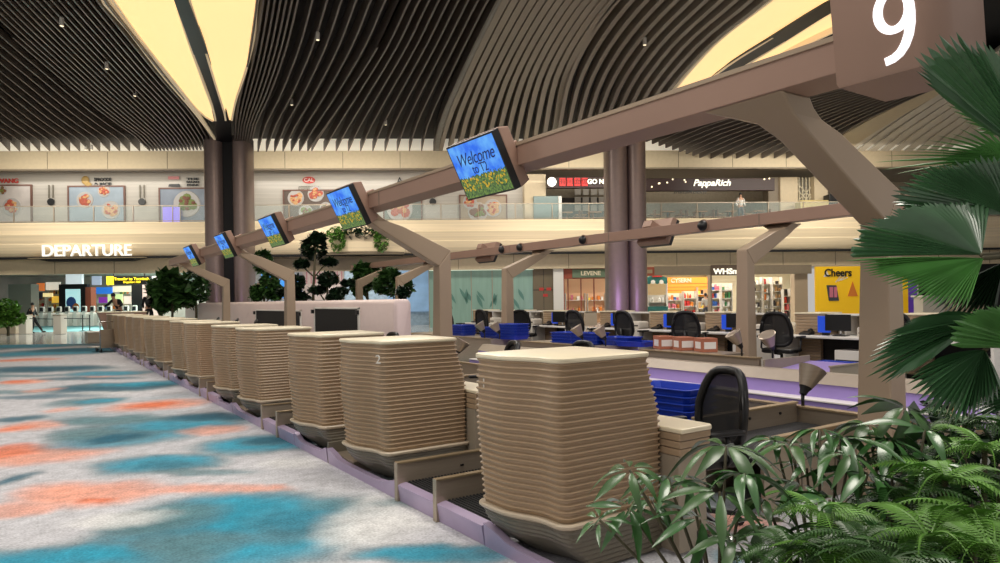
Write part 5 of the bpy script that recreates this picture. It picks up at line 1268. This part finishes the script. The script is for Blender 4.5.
def frond(hub,D,tips,n,m,sag=.04,split=.7,pleat=.012,dz=None,wig=.15,par=None,seed=0):
    random.seed(seed)
    H=at(*hub,D=D); T=[]
    for i,tp in enumerate(tips):
        dd=tp[2] if len(tp)>2 else 0
        T.append(at(tp[0],tp[1],D=D+dd))
    E=resamp3(T,n+1); mb=MB(); par=par or pl; O=par.location
    for i in range(n):
        a=E[i];b=E[i+1]; tip=(a+b)/2; ax=(tip-H); tip=H+ax*random.uniform(.97,1.05)
        nn=(a-H).cross(b-H); 
        if nn.length<1e-9: continue
        nn.normalize()
        if nn.dot(Vector((-.3,-.7,.6)))<0: nn=-nn
        rows=[]; sp=split*random.uniform(.94,1.06)
        for t in (0.02,.15,.3,.45,.6,sp,sp+(1-sp)*.4,sp+(1-sp)*.75,1.):
            if t<=sp: l=H+(a-H)*t; r_=H+(b-H)*t; m_=H+(tip-H)*t
            else:
                q=(t-sp)/(1-sp); l0=H+(a-H)*sp; r0=H+(b-H)*sp; m_=H+(tip-H)*t
                l=l0+(tip-l0)*q+(l0-(l0+r0)/2)*(.12*(1-q)); r_=r0+(tip-r0)*q+(r0-(l0+r0)/2)*(.12*(1-q))
            s_=Vector((0,0,-sag*t*t*(1.0)))
            pz=nn*pleat*min(1,t*1.6)*(1 if t<sp else (1-t)/(1-sp)+.05)
            rows.append([l+s_,m_+s_+pz,r_+s_])
        mb.rings([[q-O for q in row] for row in rows],cap=False,closed=False)
    o=mb.build('frond',m,par,double=True)
    # leaf stalk back to the crown
    top=Vector((0.02,0,1.2)); hb=H-O; mid=(top+hb)/2+Vector((0,0,.06))
    MB().tube([top,mid,hb],[.012,.009,.007],6).build('leaf_stalk',M['stem'],o,smooth=True)
    return o
P1,P2='palm','palmb'
frond((1040,165),1.8,[(975,118,.05),(948,98,.0),(925,78,-.05),(912,52,-.1),(930,38,-.1),(955,33,-.1),(985,42,-.1),(1010,56,-.05),(1040,70,0)],34,M[P1],.01,.92,.006,seed=1)
frond((1030,140),1.9,[(985,128),(962,112),(945,95),(960,80),(985,78),(1005,85)],14,M[P2],.02,.8,.008,seed=2)
frond((1012,160),2.0,[(930,168),(890,165),(876,156),(885,146),(915,137),(940,126),(968,118),(1000,118)],17,M[P2],.03,.45,.008,seed=3)
frond((1010,215),1.95,[(940,212,.1),(905,206,.1),(892,192,.05),(903,176,0),(925,162,0),(958,154,0),(985,150,0),(1010,150,0)],32,M[P1],.02,.9,.007,seed=4)
frond((982,255),1.85,[(990,205,.1),(960,198,.1),(925,200,.1),(893,208,.05),(866,220,0),(850,238,0),(848,254,0)],36,M[P1],.01,.93,.006,seed=5)
frond((984,258),1.83,[(848,252,0),(862,264,0),(885,274,-.03),(905,285,-.05),(922,296,-.08),(945,300,-.1),(968,302,-.1)],28,M[P2],.02,.8,.009,seed=6)
frond((1005,262),1.95,[(925,292,.1),(940,308,.1),(965,314,.05),(995,312,0)],14,M['leafd'],.03,.75,.010,seed=7)
frond((990,318),1.9,[(940,302,.05),(908,310,.05),(882,326,.0),(868,346,0),(870,366,0),(885,372,-.03),(905,364,-.05),(930,350,-.05)],28,M[P1],.03,.82,.008,seed=8)
frond((1040,350),1.85,[(952,344,-.1),(946,330,-.1),(956,314,-.1),(978,305,-.05),(1005,300,0)],18,M[P2],.01,.9,.008,seed=9)
frond((985,350),1.8,[(930,352,0),(908,366,-.03),(914,382,-.05),(930,400,-.05),(950,414,-.1),(966,412,-.1),(985,398,-.1),(1005,380,-.1)],26,M[P1],.03,.82,.012,seed=10)
frond((1045,395),1.9,[(975,372,.0),(962,385,0),(968,400,0),(985,410,0)],10,M[P1],.02,.75,.010,seed=11)
# umbrella-leaf shrubs
def leaflet(L,w,droop):
    mb=MB(); rows=[]; n=7
    for i in range(n):
        t=i/(n-1); ww=w*math.sin(PI*min(.98,max(.04,t))**.85)*.5; x=L*t; z=-droop*t*t*L
        rows.append([(x,-ww,z+ww*.35),(x,0,z),(x,ww,z+ww*.35)])
    mb.rings(rows,cap=False,closed=False); return mb
def rosette(name,parent,loc,n,L,w,m,seed,tilt=(0,0)):
    random.seed(seed); mb=MB()
    for i in range(n):
        a=2*PI*i/n+random.uniform(-.15,.15); l=leaflet(L*random.uniform(.75,1.1),w*random.uniform(.8,1.15),random.uniform(.25,.75))
        l.xf(Matrix.Rotation(tilt[0],4,'X')@Matrix.Rotation(tilt[1],4,'Y')@Matrix.Rotation(a,4,'Z')@Matrix.Translation((.02,0,0))@Matrix.Rotation(random.uniform(-.1,.35),4,'Y')@Matrix.Rotation(random.uniform(-.5,.5),4,'X'))
        mb.add(l.v,l.f)
    o=mb.build(name,m,parent,double=True,smooth=True); o.location=loc; return o
sch=mat('umbrella_leaf',(60,104,52),.28,var=.3,vscale=14,spec=.7,coat=.2)
def shrub(label,base,D,ros,seed,L=.15):
    b=at(*base,D=D); b=Vector((b.x,b.y,SOIL)); t=thing('umbrella_shrub',label,'shrub',b,0,'umbrella-leaf shrubs in the foreground')
    for k,(px,py,dd,sc_,tx,ty) in enumerate(ros):
        p=at(px,py,D=D+dd)-b
        rosette('leaf_whorl',t,p,8+(k%2),L*sc_,.034*sc_,sch if k%3 else M['leaf'],seed*10+k,(tx,ty))
        MB().tube([(random.uniform(-.03,.03),random.uniform(-.03,.03),0),(p.x*.35,p.y*.35,p.z*.55),p],[.008,.006,.004],6).build('stalk',M['stem'],t,smooth=True)
    return t
shrub('glossy umbrella-leaf shrub reaching over the near counter base',(720,640),2.05,[(630,470,.0,.85,.1,-.3),(628,508,.05,.85,.3,-.2),(668,478,.0,1.0,0,.1),(726,446,.05,1.2,.1,.1),(700,520,-.1,1.1,.3,.2),(745,474,-.1,.9,0,.2),(720,492,-.15,1.,.4,0),(652,500,.1,.7,.2,0),(690,482,.1,.7,.2,.2),(735,540,-.2,.8,.2,.1),(600,520,.0,.55,.1,-.4)],1)
shrub('glossy umbrella-leaf shrub in front of the taupe conveyor panels',(820,640),2.1,[(792,444,.1,1.15,.1,0),(807,468,.1,.7,.1,.3),(842,437,.1,1.25,0,.1),(770,524,-.1,1.1,.3,0),(868,474,-.05,1.2,.1,.1),(830,500,-.15,1.1,.3,.1),(765,500,-.1,.9,0,.2),(820,430,.1,.7,0,.2),(775,440,.15,.7,.2,0),(850,455,0,.8,.3,.1),(800,485,0,.8,.2,.2)],2)
shrub('dark umbrella-leaf shrub under the palm, right of the nearest post',(900,640),2.2,[(905,408,.1,1.2,.5,.1),(890,440,0,1.2,.2,0),(925,430,0,1.1,.2,.2),(868,425,.1,1.,.1,0),(940,462,-.1,1.1,.1,0),(890,520,-.25,1.2,.3,.1),(850,535,-.3,1.2,.3,.1)],3)
# ferns
def fernfrond(L,n,seed):
    random.seed(seed); mb=MB(); pts=[]
    for i in range(n+1):
        t=i/n; pts.append(Vector((L*t*(1-.12*t),0,L*(.55*t-.75*t*t))))
    mb.tube(pts,[.0035*(1-.7*i/n)+.0008 for i in range(n+1)],4)
    for i in range(1,n+1):
        t=i/n; p=pts[i]; l=L*.25*math.sin(PI*(.12+.86*t))**.8*random.uniform(.9,1.1)+.006; w=L/n*.29
        for sd in (-1,1):
            d=Vector((.38,sd,-.12)).normalized(); e=Vector((1,0,0))
            q0=p-e*w; q1=p+e*w; m1=p+d*l*.55+e*w*1.05+Vector((0,0,.003)); m0=p+d*l*.55-e*w*.9; tp=p+d*l+Vector((0,0,-.1*l))
            mb.add([q0,m0,tp,m1,q1],[(0,1,2,3,4)])
    return mb
FF=[]
for k in range(3): FF.append(fernfrond(.27,20,k).build('frond',M['leafb'],None,double=True).data)
for o in [o for o in C.objects if o.name.startswith('frond') and o.parent is None]: bpy.data.objects.remove(o)
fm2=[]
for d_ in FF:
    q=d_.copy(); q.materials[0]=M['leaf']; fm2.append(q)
def fern(label,px,py,D,sc_,nf,seed,bright=True,tilt=0):
    p=at(px,py,D=D); b=Vector((p.x,p.y,SOIL)); t=thing('fern',label,'fern',b,0,'ferns in the foreground bed'); random.seed(seed)
    hh=p.z-SOIL
    MB().tube([(.02,0,0),(.0,.01,hh*.5),(0,0,hh)],[.012,.01,.008],6).build('stem',M['stem'],t,smooth=True)
    for k in range(nf):
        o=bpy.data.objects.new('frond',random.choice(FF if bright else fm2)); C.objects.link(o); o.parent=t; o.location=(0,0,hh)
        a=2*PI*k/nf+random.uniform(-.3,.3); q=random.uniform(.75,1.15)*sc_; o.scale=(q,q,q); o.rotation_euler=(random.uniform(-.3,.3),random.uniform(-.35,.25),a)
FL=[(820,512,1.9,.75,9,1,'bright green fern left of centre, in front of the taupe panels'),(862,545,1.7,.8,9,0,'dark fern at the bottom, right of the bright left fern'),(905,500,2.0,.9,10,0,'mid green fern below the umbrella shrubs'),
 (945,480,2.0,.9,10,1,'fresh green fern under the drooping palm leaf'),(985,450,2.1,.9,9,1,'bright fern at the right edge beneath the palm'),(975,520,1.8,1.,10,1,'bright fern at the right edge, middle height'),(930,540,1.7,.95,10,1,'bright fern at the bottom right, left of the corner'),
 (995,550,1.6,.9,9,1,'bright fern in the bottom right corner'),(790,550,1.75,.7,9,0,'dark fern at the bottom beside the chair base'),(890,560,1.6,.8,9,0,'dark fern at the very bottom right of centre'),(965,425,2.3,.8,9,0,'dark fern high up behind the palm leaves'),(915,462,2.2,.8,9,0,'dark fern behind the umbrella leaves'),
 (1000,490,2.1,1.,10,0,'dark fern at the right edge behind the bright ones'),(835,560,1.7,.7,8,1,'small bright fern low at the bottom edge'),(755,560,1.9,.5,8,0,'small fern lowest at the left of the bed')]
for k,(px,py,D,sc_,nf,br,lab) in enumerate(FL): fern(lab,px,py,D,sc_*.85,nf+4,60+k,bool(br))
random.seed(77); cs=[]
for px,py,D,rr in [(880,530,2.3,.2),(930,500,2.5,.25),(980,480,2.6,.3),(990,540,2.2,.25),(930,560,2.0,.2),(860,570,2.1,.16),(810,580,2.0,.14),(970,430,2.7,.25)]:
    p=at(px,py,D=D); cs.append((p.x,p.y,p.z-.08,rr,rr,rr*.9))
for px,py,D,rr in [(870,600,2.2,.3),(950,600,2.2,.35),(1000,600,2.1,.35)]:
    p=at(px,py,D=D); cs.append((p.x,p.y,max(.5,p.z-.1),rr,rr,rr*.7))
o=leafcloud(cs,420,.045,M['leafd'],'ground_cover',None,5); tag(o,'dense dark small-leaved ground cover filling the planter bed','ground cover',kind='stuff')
# ================================================================ light
def area(x,y,z,sx,sy,e,col=(1,.93,.84),rot=(0,0,0)):  # area lights added to light the scene, not modelled fixtures
    l=bpy.data.lights.new('added_area_light','AREA'); l.shape='RECTANGLE'; l.size=sx; l.size_y=sy; l.energy=e; l.color=col
    o=bpy.data.objects.new('added_area_light',l); C.objects.link(o); o.location=(x,y,z); o.rotation_euler=rot; return o
for x,y,e in ((-2,4,350),(5,2,480),(-3,14,340),(6,14,470),(14,8,420),(3,24,300),(12,22,320),(-10,24,260)): area(x,y,9.3,3.5,3.5,e)  # soft lights added below the fins for light from above
# purple light added over the conveyors to tint the rows; no fixture there
area(7.1,7.,2.6,.3,10,22,(.62,.45,1.))
# lights added to brighten the parapet, upper wall, lower hall and shops
for a in (-20,-7,6,19):
    p=W(a,-3.4,8.4); o=area(p.x,p.y,p.z,9,1.2,410,(1,.94,.82),(math.radians(48),0,WROT)); 
for a in (-20,-7,6,19):
    p=W(a,1.6,8.4); o=area(p.x,p.y,p.z,9,1.,45,(1,.95,.88),(math.radians(15),0,WROT))
for a,n,e in ((-20,8,1300),(-14,18,2600),(-6,3,200),(9,2.5,160),(14.5,2.2,280),(19,3.,280),(-24,20,500)):
    p=W(a,n,4.0); area(p.x,p.y,p.z,5 if n<5 else 8,1.6 if n<5 else 6,e,(1,.94,.84),(0,0,WROT))
for px,D,e in ((622,27.5,38),(226,29,16)):  # purple lights added low before the columns to give their sheen
    p=at(px,290,D=D); area(p.x,p.y,1.3,1.2,1.2,e,(.55,.35,1.),(math.radians(125),0,WROT+.1))
w=bpy.data.worlds.new('w'); bpy.context.scene.world=w; w.use_nodes=True
w.node_tree.nodes['Background'].inputs[0].default_value=(1,.95,.91,1); w.node_tree.nodes['Background'].inputs[1].default_value=.5
vs=bpy.context.scene.view_settings; vs.view_transform='Standard'; vs.look='None'; vs.gamma=1; vs.use_curve_mapping=False; vs.exposure=0
